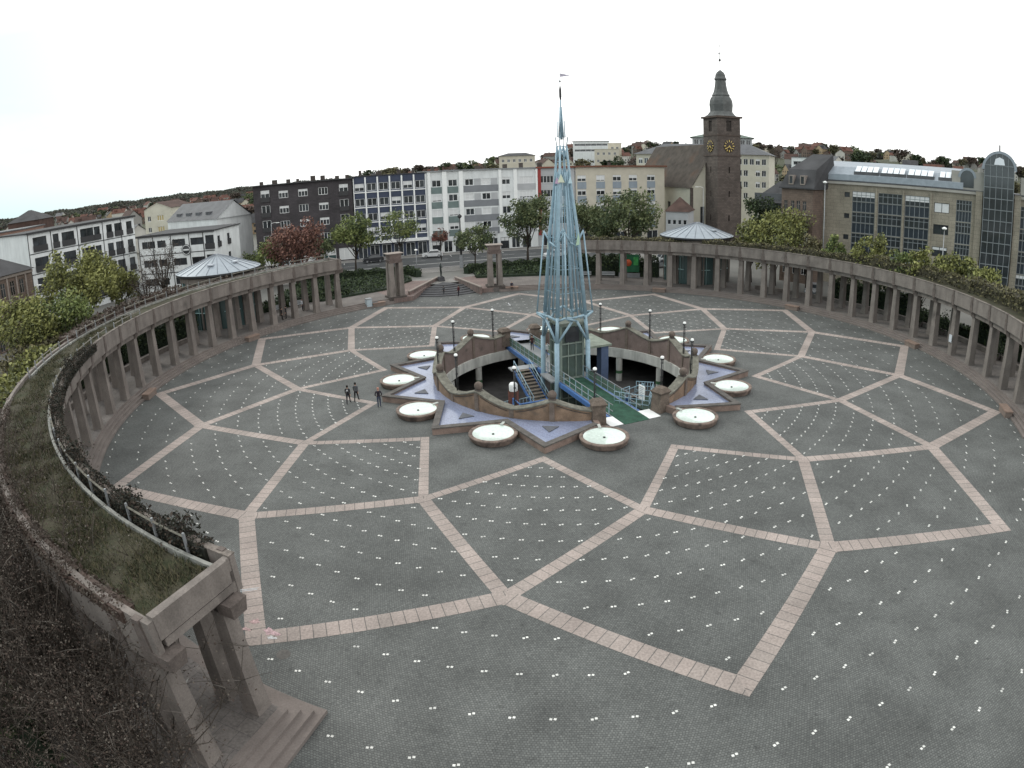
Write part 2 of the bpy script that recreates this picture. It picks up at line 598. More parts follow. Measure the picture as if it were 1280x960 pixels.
# studs: pairs of small white stones in rings
sm = MB()
for sx_ in (-1, 1):
    sm.box(sx_ * .078 - .053, sx_ * .078 + .053, sx_ * .022 - .053, sx_ * .022 + .053, .003, .013)
stud_me = sm.build('stone_pair', stud_m, data_only=True)
spots = []
rr = 41.75 * 1.0634 * 1.0634
while rr > 18.4:
    for k in range(168):
        a = -94.82 + k * 360 / 168
        aa = (a - PHI) % 30
        t = min(aa, 30 - aa) / 15                   # 0 on the spoke, 1 halfway
        inner = RAD['A'] * RAD['B'] * math.sin(R(15)) / (RAD['B'] * math.sin(R(15 * t)) + RAD['A'] * math.sin(R(15 * (1 - t))))
        if rr < inner + .5:
            continue
        skip = False
        for (t0, t1, wd) in SEG:                     # not on the bands
            r0, r1 = RAD[t0], RAD[t1]
            ts = t if t0 in 'BD' else 1 - t
            line = r0 * r1 * math.sin(R(15)) / (r0 * math.sin(R(15 * (ts))) + r1 * math.sin(R(15 * (1 - ts)))) if True else 0
            if abs(rr - line) < wd * .8:
                skip = True
        if skip:
            continue
        if rr > 42 and not (-103 < (a + 180) % 360 - 180 < -27):
            continue
        if rr > 44 and not (-103 < (a + 180) % 360 - 180 < -35):
            continue
        spots.append((rr, a))
    rr /= 1.0634
spots.sort(key=lambda q: math.hypot(pol(*q)[0], pol(*q)[1] + CAM_D))
far = MB()
jit = random.Random(3)
for i, (rr, a) in enumerate(spots):
    x, y = pol(rr, a)
    rz = R(a + 90) + jit.uniform(-.25, .25)
    if i < 300:
        o = link('paving_stud', stud_me, None, (x, y, 0), rz)
        tag(o, 'pair of small white stones set in the dark cobbles', 'paving stud', 'white stone pairs set in the cobbles')
    else:
        M = Matrix.Translation((x, y, 0)) @ Matrix.Rotation(rz, 4, 'Z')
        for s_ in (-1, 1):
            P = [M @ Vector((s_ * .078 + p * .053, s_ * .022 + q * .053, .013)) for p, q in ((-1, -1), (1, -1), (1, 1), (-1, 1))]
            far.face(P)
tag(struct('distant_paving_studs', far, stud_m, 'stuff'), 'white stone pairs of the farther cobbled fields', 'paving studs')

# colonnade floor and its steps
mb = MB()
for k in range(4):
    zt = PZ - .175 * k
    r0 = 42.95 - .33 * k - .02
    mb.sector(r0, 51, -.1, zt, -103.6 - 360 + .48 * k + 360, -233, 130, 0, ep)
    mb.sector(r0, 51, -.1, zt, 104, -26.5 - .48 * k, 130, 0, ep)
struct('colonnade_floor_and_steps', mb, mat('step_stone', (.165, .142, .13), .9, .14, .7, fine=.12))
mb = MB()
for (a0_, a1_) in ((-104.1, -233), (104, -26.2)):
    mb.ring(43.0, 50.9, PZ + .004, a0_, a1_, 130, 0, ep)
struct('colonnade_paving', mb, plat)
mw_, md_ = MB(), MB()
for k in range(9):
    for (rad, m_, L_, wv, da) in ((44.6, mw_, .85, .17, 0), (46.0, md_, 1.1, .30, .9), (47.4, mw_, .75, .16, 1.8)):
        a = 250.6 - 5 * k - da
        x, y = ep(rad, a)
        for th_ in (0, 90):
            c_, n_ = math.cos(R(a + th_ + 20)), math.sin(R(a + th_ + 20))
            l2 = L_ if th_ == 0 else L_ * .35
            w2 = wv if th_ == 0 else wv * .8
            z_ = PZ + (.008 if th_ == 0 else .011)
            m_.face([(x + c_ * l2, y + n_ * l2, z_), (x - n_ * w2, y + c_ * w2, z_), (x - c_ * l2, y - n_ * l2, z_), (x + n_ * w2, y - c_ * w2, z_)])
struct('pale_floor_inlay', mw_, mat('pale_inlay', (.34, .33, .31), .8, .1, 3))
struct('dark_floor_inlay', md_, mat('dark_inlay', (.035, .035, .037), .8, .1, 3))
mb = MB()
gl = [ep(42.3, a) for a in (127, 125.5, 124, 122.6)]
mb.prism([gl[0], (-29, 38.5), (-35, 46.5)][:0] or [ep(51.2, 127)] + gl + [(-22.5, 50.5), pol(55, 114), pol(58, 120), pol(57, 127)], -.1, PZ)
gr = [ep(42.3, a) for a in (108.4, 107, 105.5, 104)]
mb.prism(gr + [ep(51.2, 104), pol(57, 104), pol(56, 108), pol(55, 111), (-19.2, 50.3)], -.1, PZ)
struct('reddish_terrace', mb, redpave)
mb = MB()
mb.ring(51.6, 58.6, PZ - .004, 102, 128, 13)
struct('terrace_path', mb, pavement_m)

# fan of dark steps up towards the statue
mb = MB()
C0 = (-20.9, 48.3)
for k in range(6):
    rad = 9.2 - 1.22 * k
    poly = [(C0[0] + rad * math.cos(R(a)), C0[1] + rad * math.sin(R(a)) * 1.02) for a in range(246, 341, 5)]
    mb.prism([C0] + poly, 0, .117 * (k + 1))
struct('fan_of_steps', mb, mat('dark_granite', (.060, .060, .064), .85, .2, 1, fine=.2))

# wide ground out to the hills
def ridge(az):
    T = [(-180, 6), (-70, 6), (-50, 6.5), (-44, 5), (-36, 4), (-28, 4), (-20, 10), (-15, 17), (-8, 19), (-2, 25), (4, 37), (12, 38), (20, 39), (28, 37), (35, 33), (50, 30), (90, 10), (180, 6)]
    for (a, p), (b, q) in zip(T, T[1:]):
        if a <= az <= b:
            return p + (q - p) * (az - a) / (b - a)
    return 6


def gz(x, y):
    d = math.hypot(x, y + CAM_D)
    az = math.degrees(math.atan2(x, y + CAM_D))
    t = min(1, max(0, (d - 215) / 450))
    t = t * t * (3 - 2 * t)
    return PZ + (ridge(az) - PZ) * t * (.93 + .07 * math.sin(az * .9 + d * .01))


mb = MB()
RS = [50.9, 54, 58, 66, 80, 100, 130, 165, 205, 250, 300, 360, 430, 510, 600, 720, 900, 1300, 2200, 4000]
NA = 180
V = []
for r_ in RS:
    for j in range(NA):
        a = j * 2.
        x, y = (ep(r_, a) if r_ < 52 else pol(r_, a))
        V.append((x, y, gz(x, y) if r_ > 60 else PZ))
F = []
for i in range(len(RS) - 1):
    for j in range(NA):
        a = j * 2
        if RS[i] < 62 and (256 <= a < 334):
            continue
        if RS[i] < 57 and 104 <= a < 127:
            continue
        if 256 <= a < 334 and RS[i] < 70:
            continue
        F.append((i * NA + j, (i + 1) * NA + j, (i + 1) * NA + (j + 1) % NA, i * NA + (j + 1) % NA))
mb.mesh(V, F)
gm = mat('ground_mix', (.15, .148, .138), .95, .15, .12, fine=.1)
# city paving near, green and brown land further out: a real change of ground cover with distance from the square
nt = gm.node_tree
g_ = nd(nt, 'ShaderNodeNewGeometry')
ln = nd(nt, 'ShaderNodeVectorMath', operation='LENGTH')
nt.links.new(g_.outputs['Position'], ln.inputs[0])
mr = nd(nt, 'ShaderNodeMapRange')
mr.inputs['From Min'].default_value = 150
mr.inputs['From Max'].default_value = 230
nt.links.new(ln.outputs['Value'], mr.inputs['Value'])
b_ = nt.nodes['Principled BSDF']
old = b_.inputs['Base Color'].links[0].from_socket
mx = nd(nt, 'ShaderNodeMix', data_type='RGBA')
mx.inputs['B'].default_value = (.055, .06, .035, 1)
nt.links.new(mr.outputs[0], mx.inputs['Factor'])
nt.links.new(old, mx.inputs['A'])
nt.links.new(mx.outputs['Result'], b_.inputs['Base Color'])
struct('ground', mb, gm)
# plaza continues in front of the camera building
mb = MB()
mb.ring(62, 80, -.01, -106, -26, 60)
struct('forecourt_paving', mb, cobble)

# street along the row of buildings: frame (t along, n towards the houses)
UA = R(19.9)
UX, UN = Vector((math.cos(UA), math.sin(UA))), Vector((-math.sin(UA), math.cos(UA)))


def row(t, n):
    p = UX * t + UN * n
    return (p.x, p.y)


def rowpoly(mb, t0, t1, n0, n1, z, mi=0, nn=1):
    for i in range(nn):
        a, b = t0 + (t1 - t0) * i / nn, t0 + (t1 - t0) * (i + 1) / nn
        mb.face([row(a, n0) + (z,), row(b, n0) + (z,), row(b, n1) + (z,), row(a, n1) + (z,)], mi)


mb = MB()
rowpoly(mb, -140, 120, 69.6, 87.4, PZ + .006)
rowpoly(mb, -47, -39, 87.4, 135, PZ + .006)
struct('road', mb, asphalt)
mb = MB()
rowpoly(mb, -140, 120, 68.9, 69.5, PZ + .10)
rowpoly(mb, -140, 120, 69.5, 69.5001, PZ)
for n0 in (69.5,):
    mb.face([row(-140, n0) + (PZ,), row(120, n0) + (PZ,), row(120, n0) + (PZ + .1,), row(-140, n0) + (PZ + .1,)])
rowpoly(mb, -140, 120, 87.5, 87.9, PZ + .12)
mb.face([row(-140, 87.5) + (PZ,), row(120, 87.5) + (PZ,), row(120, 87.5) + (PZ + .12,), row(-140, 87.5) + (PZ + .12,)])
struct('kerb', mb, kerb_m)
mb = MB()
rowpoly(mb, -140, 120, 63.5, 68.9, PZ + .05)
rowpoly(mb, -38, 120, 87.9, 92.5, PZ + .08)
struct('pavement', mb, pavement_m)
mb = MB()
rowpoly(mb, -140, 120, 75.6, 75.95, PZ + .011)
for k in range(-28, 24):
    rowpoly(mb, k * 5, k * 5 + 2.6, 81, 81.14, PZ + .011)
for k in range(-16, 20):
    rowpoly(mb, k * 6.0 - 2, k * 6. - 1.86, 84.6, 87.2, PZ + .011)
struct('road_markings', mb, roadpaint)

# ------------------------------------------------------------------ colonnade
def column_mesh(h=5.15, w0=.79, w1=.61):
    m = MB()
    m.taper(0, 0, w0 + .06, w0 + .02, 0, .22)
    m.taper(0, 0, w0, w1, .22, h - .2)
    m.taper(0, 0, w1 + .03, w1 + .05, h - .2, h)
    return m.build('column', stone, data_only=True)


col_me = column_mesh()
bracket = MB()          # local +y points to the plaza centre
bracket_out = MB()
for bm_x, specs in ((bracket, ((.66, .74, .42, .56, 5.80, 6.32, 0), (.50, .40, .78, .82, 6.32, 7.35, .6), (.30, .28, .80, .82, 7.35, 7.94, .6))),
                    (bracket_out, ((.66, .74, .40, .44, 5.80, 6.42, 0), (.50, .36, .42, .46, 6.42, 7.74, .2)))):
    for (w0, w1, y0, y1, z0, z1, yb) in specs:
        bm_x.mesh([(-w0 / 2, yb, z0), (w0 / 2, yb, z0), (w0 / 2, y0, z0), (-w0 / 2, y0, z0), (-w1 / 2, yb, z1), (w1 / 2, yb, z1), (w1 / 2, y1, z1), (-w1 / 2, y1, z1)],
                  [(3, 2, 1, 0), (4, 5, 6, 7), (0, 1, 5, 4), (1, 2, 6, 5), (2, 3, 7, 6), (3, 0, 4, 7)])
bracket_me = bracket.build('bracket', mat('joint_stone', (.120, .100, .090), .95, .2, 2, fine=.2), data_only=True)
bracket_out_me = bracket_out.build('bracket', MATS['joint_stone'], data_only=True)
post_me = MB().box(-.045, .045, -.045, .045, 0, 1.05).build('railing_post', grey_metal, data_only=True)
RI = 43.4
RO = 46.45


def colonnade(label, angs, a_start, a_end, seedv):
    t = thing('colonnade', label, 'colonnade')
    # inner and outer rows: a column at every bearing
    for a in angs:
        for rad in (RI, RO):
            x, y = ep(rad, a)
            link('column', col_me, t, (x, y, PZ), R(a + 90))
    n = int(abs(a_end - a_start) / 1.27)
    m = MB()
    # architrave and fascia, inner row
    e0_, e1_ = a_start + (.9 if a_end > a_start else -.9), a_end - (.9 if a_end > a_start else -.9)
    m.sector(RI - .36, RI + .36, 5.85, 6.30, e0_, e1_, n, 0, ep)
    m.sector(RI - .56, RI + .36, 6.30, 6.42, a_start, a_end, n, 0, ep)
    m.sector(RI - .74, RI - .50, 6.42, 7.85, a_start, a_end, n, 0, ep)
    m.sector(RO - .36, RO + .36, 5.85, 6.42, e0_, e1_, n, 0, ep)
    m.sector(RO + .10, RO + .36, 6.42, 7.72, a_start, a_end, n, 0, ep)
    # end walls of the roof trough
    s_ = 1 if a_end > a_start else -1
    for ae, sg in ((a_start, 1), (a_end, -1)):
        for (r0, r1, z0, z1, o0, o1) in ((RI - .3, RO + .12, 6.93, 7.84, -.05, .35), (RI - .3, RO - .05, 6.88, 6.93, .02, .35), (RI - .3, RO - .05, 6.56, 6.88, -.02, .35),
                                         (RI - .74, RI - .3, 6.45, 7.84, .04, .35), (RO + .13, RO + .352, 6.47, 7.70, .04, .35)):
            lo, hi = sorted((ae + sg * s_ * o0, ae + sg * s_ * o1))
            m.sector(r0, r1, z0, z1, lo, hi, 1, 0, ep)
    m.build('entablature', stone, t)
    m = MB()
    m.sector(RI - .78, RI - .47, 7.85, 7.90, a_start, a_end, n, 2, ep)
    m.sector(RI - .16, RI + .0, 7.3, 7.62, a_start, a_end, n, 1, ep)
    if a_end > 200:
        m.sector(RO - .22, RO - .06, 7.3, 7.62, a_start, 212, n, 1, ep)
    m.build('coping_strips', [stone_lt, mat('pale_kerb', (.25, .25, .23), .9, .35, 2), mat('mossy_coping', (.15, .13, .115), .95, .4, 1.5, fine=.3)], t)
    m = MB()
    m.sector(RI + .38, RO - .38, 6.5, 6.80, e0_, e1_, n, 0, ep)
    m.build('ceiling_slab', white_conc, t)
    # bracket joints over each column
    for a in angs:
        for rad, sg in ((RI, 1), (RO, -1)):
            x, y = ep(rad, a)
            link('bracket', bracket_me if sg > 0 else bracket_out_me, t, (x, y, 0), R(a + 90) if sg > 0 else R(a - 90))
    for ae in (a_start, a_end):
        for rad in (RI, RO):
            x, y = ep(rad, ae)
            cm = MB()
            cm.taper(0, 0, .70, .86, 5.85, 6.46, 0)
            cm.build('corner_capital', MATS['joint_stone'], t, (x, y, 0), R(ae + 90))
    # planted roof
    rn = random.Random(seedv)
    m = MB()
    nn = n * 2
    rs = [RI + (RO + .1 - RI) * i / 8 for i in range(9)]
    V = []
    for i in range(nn + 1):
        a = a_start + (a_end - a_start) * i / nn
        for q in rs:
            x, y = ep(q, a)
            V.append((x, y, 7.42 + .10 * math.sin(x * 1.3) * math.cos(y * 1.1) + rn.uniform(-.03, .05)))
    m.mesh(V, [(i * 9 + j, i * 9 + j + 1, (i + 1) * 9 + j + 1, (i + 1) * 9 + j) for i in range(nn) for j in range(8)], 0, True)
    m.build('roof_turf', roofgrass, t)
    m = MB()
    m.sector(RI - .5, RI - .16, 6.9, 7.3, a_start, a_end, n, 0, ep)
    m.build('gutter_planter', stone_dk, t)
    # railing inside the parapet: posts and rail
    tim = mat('weathered_timber', (.16, .15, .125), .95, .3, 4)
    lo, hi = sorted((a_start, a_end))
    for rad, lo_, hi_ in (((RI - .26, 186, hi), (RO - .12, 137, 214)) if a_end > 200 else ()):
        k = 0
        a = max(lo, lo_) + 1
        run = []
        while a < hi_ - .4:
            x, y = ep(rad, a)
            link('railing_post', post_me, t, (x, y, 7.3), R(a))
            run.append((x, y, 8.2))
            a += 2.54
            k += 1
            if (k % 5 == 4 or a >= hi_ - .4) and len(run) > 1:
                MB().tube(run, .055, 4, smooth=False).build('rail', tim, t)
                run = []
    return t


angL = [138.7 + 5.0704 * k for k in range(15)] + [209.7 + 4.8 * j for j in range(1, 10)] + [254.9]
colonnade('long curved pink sandstone colonnade on the left with grass roof and railing', angL, 137.9, 255.6, 1)
angR = [67.7 - 5.0704 * n for n in range(-4, 19)]
colonnade('long curved pink sandstone colonnade on the right, shrubs along its roof', angR, 88.7, -25.4, 2)

# turf tufts and dark hedge on the left roof
def cards(m, pts, size, mats_n, rn, up=0.):
    for (x, y, z) in pts:
        s_ = size * rn.uniform(.6, 1.35)
        n = Vector((rn.gauss(0, 1), rn.gauss(0, 1), rn.gauss(0, 1) + up)).normalized()
        a = n.orthogonal().normalized()
        b = n.cross(a)
        th = rn.uniform(0, 6.28)
        a, b = a * math.cos(th) + b * math.sin(th), b * math.cos(th) - a * math.sin(th)
        c = Vector((x, y, z))
        q = rn.uniform(.45, .8)
        m.face([c - a * s_, c + b * s_ * q, c + a * s_, c - b * s_ * q], rn.randrange(mats_n))


rn = random.Random(5)
m = MB()
for i in range(42000):
    a = rn.uniform(185, 254.8)
    if rn.random() < .35:
        a = rn.uniform(232, 254.8)
    rad = rn.uniform(RI + .03, RO + .05)
    x, y = ep(rad, a)
    if math.sin(x * 1.9 + 2) * math.cos(y * 1.4) + .35 * math.sin(x * 5 + y * 4) < rn.uniform(-.9, .6) - .2:
        continue
    h = rn.uniform(.06, .26)
    th = rn.uniform(0, 6.28)
    lx, ly = math.cos(th), math.sin(th)
    b = .022
    m.face([(x - b * ly, y + b * lx, 7.42), (x + b * ly, y - b * lx, 7.42), (x + lx * h * .8, y + ly * h * .8, 7.42 + h)], rn.choice((0, 0, 1, 1, 2)))
tag(struct('roof_grass', m, [grassm, mat('dry_grass', (.100, .088, .052), 1, .2, 2), mat('grass_deep', (.034, .042, .020), 1, .2, 2)], 'stuff'), 'patchy dry and green grass on the colonnade roof', 'grass')


def hedge_strip(label, pts, wid, h, z, style, seed, dens=130, size=.12, group=None, cat='hedge', name='hedge'):
    rn = random.Random(seed)
    m = MB()
    for (x0, y0), (x1, y1) in zip(pts, pts[1:]):
        L_ = math.hypot(x1 - x0, y1 - y0)
        dx, dy = (x1 - x0) / L_, (y1 - y0) / L_
        P = []
        for i in range(int(dens * L_ * (wid + h * 2) / 2)):
            t_, s_ = rn.uniform(0, L_), rn.uniform(-.5, .5)
            hh = h * (rn.random() ** .6) * (1 + .15 * math.sin((x0 + t_ * dx) * 2.1))
            if rn.random() < .5 and hh < h * .8:
                s_ = rn.choice((-.5, .5)) * rn.uniform(.85, 1.05)
            P.append((x0 + dx * t_ - dy * s_ * wid, y0 + dy * t_ + dx * s_ * wid, z + hh))
        cards(m, P, size, 3, rn)
    o = m.build(name, LEAF[style])
    tag(o, label, cat, group)
    # a dense core so that the hedge does not read as loose leaves
    m = MB()
    for (x0, y0), (x1, y1) in zip(pts, pts[1:]):
        L_ = math.hypot(x1 - x0, y1 - y0)
        M = Matrix.Translation((x0, y0, 0)) @ Matrix.Rotation(math.atan2(y1 - y0, x1 - x0), 4, 'Z')
        m.box(-.1, L_ + .1, -wid * .36, wid * .36, z - .02, z + h * .74, 0, M)
    m.build('branches', LEAF[style][2], o)
    return o


hedge_strip('dark clipped hedge in the roof gutter behind the left parapet', [ep(RI - .62, a) for a in range(203, 255, 3)], .72, .85, 7.25, 'hedge', 11, 480, .055)
for k, a in enumerate((213, 226.5, 238.5, 247.5, 252.3)):
    x, y = ep(RI - .62, a)
    m = MB()
    cards(m, [(x + rn.gauss(0, .3), y + rn.gauss(0, .3), 7.55 + rn.uniform(0, 1.2)) for _ in range(500)], .075, 3, rn)
    tag(m.build('evergreen_shrub', LEAF['hedge']), 'small dark bushy evergreen standing up from the roof gutter hedge, %s from the near end' % ('fifth', 'fourth', 'third', 'second', 'first')[k], 'shrub', 'evergreens on the colonnade roof')

# roof planting over the right and left back edge
for i, (a0, a1, st, hh, wd_, lb) in enumerate([
        (30, 62, 'olive', 1.0, 1.0, 'low brownish creeper along the right roof edge near the cone roof'),
        (4, 30, 'olive', 1.5, 1.4, 'olive brown shrubs along the right roof before the stone office block'),
        (-16, 4, 'olive', 2.0, 1.8, 'thick brownish green shrubs on the right roof by the glass tower'),
        (-25, -16, 'mid', 1.8, 1.8, 'dull green shrub mass on the right roof at the picture edge'),
        (170, 198, 'twig', 1.4, 1.6, 'bare grey brown shrubs behind the left roof railing'),
        (158, 170, 'twig', 1.0, 1.2, 'sparse brown twigs beside the left cone roof'),
        (222, 254, 'twig', .55, .8, 'low brown twigs covering the outer edge of the near left roof'),
        (64, 88, 'olive', .8, 1.0, 'mossy creeper on the roof edge behind the tall lattice spire')]):
    hedge_strip(lb, [ep(RO + .2 if (a0 < 100 or a0 > 220) else RO + .9, a0 + (a1 - a0) * q / 8) for q in range(9)], wd_, hh, 7.3 if (a0 < 100 or a0 > 220) else 6.9, st, 40 + i, 46 if a0 < 220 else 260, .17 if a0 < 220 else .06, 'shrubs along the roof edges', 'shrub', 'roof_shrub')
# dark hedge walls behind the outer columns, and a low seat wall
for i, (a0, a1, lb) in enumerate([(163.5, 250, 'dark tall hedge seen between the left columns'), (132, 150, 'dark hedge behind the columns at the far left end'), (-25, 7, 'dark hedge seen between the rightmost columns'), (20, 38, 'dark hedge seen between columns before the yellow trees'), (7.5, 19.5, 'low dark hedge with street showing above, between right columns'), (72, 90, 'dark hedge with seats in front behind the rear columns')]):
    hedge_strip(lb, [ep(51.3, a0 + (a1 - a0) * q / 12) for q in range(13)], 1.4, 3.4 if i not in (1, 4) else 1.4, PZ, 'dark', 60 + i, 40, .22, 'hedges behind the colonnade')
for (r_, a0, a1, hh, wd_, st, lb) in ((54.5, 176, 222, 4.6, 3.6, 'yellow', 'yellow green thicket outside the left colonnade below the near tree'), (59.5, 168, 206, 4.0, 4.5, 'olive', 'olive brown thicket beyond the yellow green one at the left edge'),
                                      (57, 158, 176, 3.0, 4.0, 'twig', 'bare brown bushes behind the left roof railing near the cone roof')):
    hedge_strip(lb, [pol(r_, a0 + (a1 - a0) * q / 8) for q in range(9)], wd_, hh, PZ, st, int(a0), 34, .24, 'thickets outside the left colonnade', 'bush', 'thicket')
m = MB()
m.sector(48.5, 48.9, PZ, PZ + .55, 166, 250, 80, 0, ep)
tag(m.build('seat_wall', stone), 'low stone seat wall between the outer columns of the left colonnade', 'wall')
m = MB()
m.sector(48.5, 48.9, PZ, PZ + .55, -24, 52, 80, 0, ep)
tag(m.build('seat_wall', stone), 'low stone seat wall between the outer columns of the right colonnade', 'wall')

# end columns: free standing pillar pairs in the gap
def pillar_pair(a, label):
    x, y = ep(43.5, a)
    t = thing('gate_pillar', label, 'pillar', (x, y, 0), R(a + 90), 'gate pillars in the gap of the colonnade')
    MB().box(-1.45, 1.45, -1.1, 1.1, 0, .95).build('plinth', stone_dk, t)
    me = MB().taper(0, 0, .82, .66, .95, 6.1).build('shaft', stone, data_only=True)
    for sx_ in (-.78, .72):
        for sy_ in (-.55, .55):
            link('shaft', me, t, (sx_, sy_, 0))
    m = MB()
    m.taper(0, 0, 1.9, 2.3, 6.1, 6.6, 0, 0, 1.5, 1.7)
    m.taper(0, 0, 1.8, 2.1, 6.62, 7.5, 0, 0, 1.5, 1.8)
    m.build('capital', mat('capital_stone', (.14, .11, .10), .95, .25, 1.5, fine=.2), t)
    MB().box(-1.35, 1.35, -1.0, 1.0, 7.52, 7.62).build('cap_slab', stone_lt, t)
    return t


pillar_pair(125.9, 'free standing clustered sandstone pillar left of the dark steps')
pillar_pair(104.6, 'free standing clustered sandstone pillar right of the dark steps')

# retaining walls beside the steps, with light rails
for (p, q, lb) in (((-24.3, 37.4), (-22.3, 50.5), 'low stone side wall with pale rail left of the dark steps'), ((-13.2, 40.2), (-19.0, 50.2), 'low stone side wall with pale rail right of the dark steps')):
    t = thing('side_wall', lb, 'wall', (0, 0, 0))
    L_ = math.hypot(q[0] - p[0], q[1] - p[1])
    M = Matrix.Translation((p[0], p[1], 0)) @ Matrix.Rotation(math.atan2(q[1] - p[1], q[0] - p[0]), 4, 'Z')
    MB().box(0, L_, -.15, .15, 0, 1.15, 0, M).build('wall_body', redpave, t)
    MB().box(-.05, L_ + .05, -.2, .2, 1.15, 1.3, 0, M).build('pale_coping', stone_lt, t)

# block seats on the plaza edge
seat_names = [(0, None), (2, 'pink stone block seat at the right picture edge'), (3, 'pink stone block seat before the right columns, second from the right edge'), (4, 'pink stone block seat before the right columns, third from the right edge'),
              (5, 'pink stone block seat below the right cone roof'), (6, 'pink stone block seat beside the right gate pillar'), (7, 'pink stone block seat beside the left gate pillar'),
              (8, 'pink stone block seat below the left cone roof'), (9, 'pink stone block seat before the leftmost columns')]
seat_me = None
for k, lb in seat_names:
    if lb is None:
        continue
    a = PHI + 30 * k + (1.2 if k > 7 else -.6)
    x, y = ep(41.75, a)
    if k == 6:
        x, y = ep(42.6, 101.2)
    if k == 7:
        x, y = ep(42.2, 130.6)
    if seat_me is None:
        m = MB()
        m.box(-1.0, 1.0, -.36, .36, 0, .5)
        m.box(-1.05, 1.05, -.41, .41, .5, .62, 1)
        seat_me = m.build('block', [redblock, mat('red_block_top', (.215, .155, .125), .9, .15, 3)], data_only=True)
    o = link('stone_bench', seat_me, None, (x, y, .01), R(a + 90))
    tag(o, lb, 'stone seat', 'block seats around the plaza')

# ------------------------------------------------------------------ cone roofed pavilions
def pavilion(az, d, label, facing):
    x, y = cp(az, d)
    t = thing('cone_pavilion', label, 'pavilion', (x, y, PZ), 0)
    m = MB()
    m.lathe([(5.55, 0), (5.55, 7.3)], 32, smooth=False)
    m.build('glass_wall', teal_glass, t)
    m = MB()
    for k in range(16):
        a = k * 22.5
        px_, py_ = pol(5.62, a)
        m.taper(px_, py_, .9 if k % 2 else .22, .9 if k % 2 else .22, 0, 7.3, R(a + 90), 0, .3, .3)
    m.lathe([(5.75, 6.5), (5.75, 7.35)], 32, smooth=False)
    m.build('stone_piers', stone, t)
    m = MB()
    for k in range(8):
        for da in (-5, 0, 5):
            a = k * 45 + da
            m.tube([pol(5.66, a, 0), pol(5.66, a, 6.4)], .06, 4)
        for zz in (2.4, 4.6):
            m.tube([pol(5.68, k * 45 + q, zz) for q in (-12, -6, 0, 6, 12)], .07, 4)
    m.build('glazing_bars', teal_frame, t)
    m = MB()
    m.lathe([(6.25, 7.45), (6.3, 7.62), (.15, 9.75), (.01, 9.78)], 48, smooth=False)
    m.build('cone_roof', zinc, t)
    m = MB()
    for k in range(24):
        a = k * 15
        m.tube([pol(6.2, a, 7.68), pol(.3, a, 9.75)], .035, 4)
    m.build('roof_seams', mat('zinc_seam', (.19, .21, .24), .5, .1, 3), t)
    m = MB()
    m.lathe([(6.1, 7.2), (6.34, 7.38), (6.34, 7.60)], 48, smooth=False)
    m.build('eaves_ring', dark_metal, t)
    for a in facing:
        rr_ = 3.6
        zz = 7.62 + (6.3 - rr_) / 6.15 * 2.13
        hat = MB().box(-.45, .45, -.35, .35, .02, .22).build('roof_hatch', mat('hatch_zinc', (.45, .48, .52), .3, .05, 3), t, pol(rr_, a, zz), R(a + 90))
        MB().box(-.33, .33, -.25, .25, .22, .235).build('hatch_pane', mat('skylight_pane', (.7, .74, .78), .1, 0, 3), hat)
    return t


pavilion(-31.3, 93.6, 'round glass pavilion with zinc cone roof behind the left colonnade', (-75, -15))
pavilion(12.0, 109, 'round glass pavilion with zinc cone roof behind the rear right colonnade', (-50, 80))

# ------------------------------------------------------------------ star fountain, ring wall and pit
OPEN = -64.82
t = thing('star_fountain', 'star shaped sandstone fountain basin with lavender tiles around the sunken ring', 'fountain')
tips = []
for k in range(11):
    a = OPEN + 30 + 30 * k
    tips.append((17.75, a))
outer = []
for (r_, a) in tips:
    outer.append(pol(13.9, a - 15))
    outer.append(pol(r_, a))
outer.append(pol(13.9, tips[-1][1] + 15))


def offset(poly, d):
    out = []
    n = len(poly)
    for i, p in enumerate(poly):
        p = Vector(p)
        dirs = []
        if i > 0:
            dirs.append((p - Vector(poly[i - 1])).normalized())
        if i < n - 1:
            dirs.append((Vector(poly[i + 1]) - p).normalized())
        ns = [Vector((-q.y, q.x)) for q in dirs]
        if len(ns) == 1:
            out.append(p + ns[0] * d)
        else:
            bi = (ns[0] + ns[1]).normalized()
            out.append(p + bi * d / max(.3, bi.dot(ns[0])))
    return [(q.x, q.y) for q in out]


def strip(m, A, B, z0, z1, mi=0):
    for i in range(len(A) - 1):
        a0, a1, b0, b1 = A[i], A[i + 1], B[i], B[i + 1]
        m.face([a0 + (z1,), a1 + (z1,), b1 + (z1,), b0 + (z1,)], mi)
        m.face([a0 + (z0,), a1 + (z0,), a1 + (z1,), a0 + (z1,)], mi)
        m.face([b1 + (z0,), b0 + (z0,), b0 + (z1,), b1 + (z1,)], mi)
    for i in (0, -1):
        a, b = A[i], B[i]
        m.face([a + (z0,), b + (z0,), b + (z1,), a + (z1,)], mi)


in1 = offset(outer, .40)
m = MB()
strip(m, outer, in1, 0, .50)
m.build('basin_wall', mat('basin_stone', (.21, .155, .13), .9, .2, 1.2, stain=((.12, .09, .075), 1.3, .56), fine=.15), t)
m = MB()
strip(m, offset(outer, -.05), offset(outer, .46), .50, .60)
m.build('basin_coping', mat('dark_coping', (.10, .092, .085), .9, .25, 2, fine=.2), t)
m = MB()
for i in range(len(in1) - 1):
    a_ = outer[i]
    b_2 = outer[i + 1]
    aa = math.degrees(math.atan2(a_[1], a_[0]))
    ab = math.degrees(math.atan2(b_2[1], b_2[0]))
    m.face([in1[i] + (.36,), in1[i + 1] + (.36,), pol(12.45, ab, .36), pol(12.45, aa, .36)])
m.build('water', lav, t)
for (aa) in (tips[0][1] - 15, tips[-1][1] + 15):
    M = Matrix.Rotation(R(aa), 4, 'Z')
    MB().box(12.4, 14.0, -.2, .2, 0, .55, 0, M).build('end_kerb', MATS['basin_stone'], t)
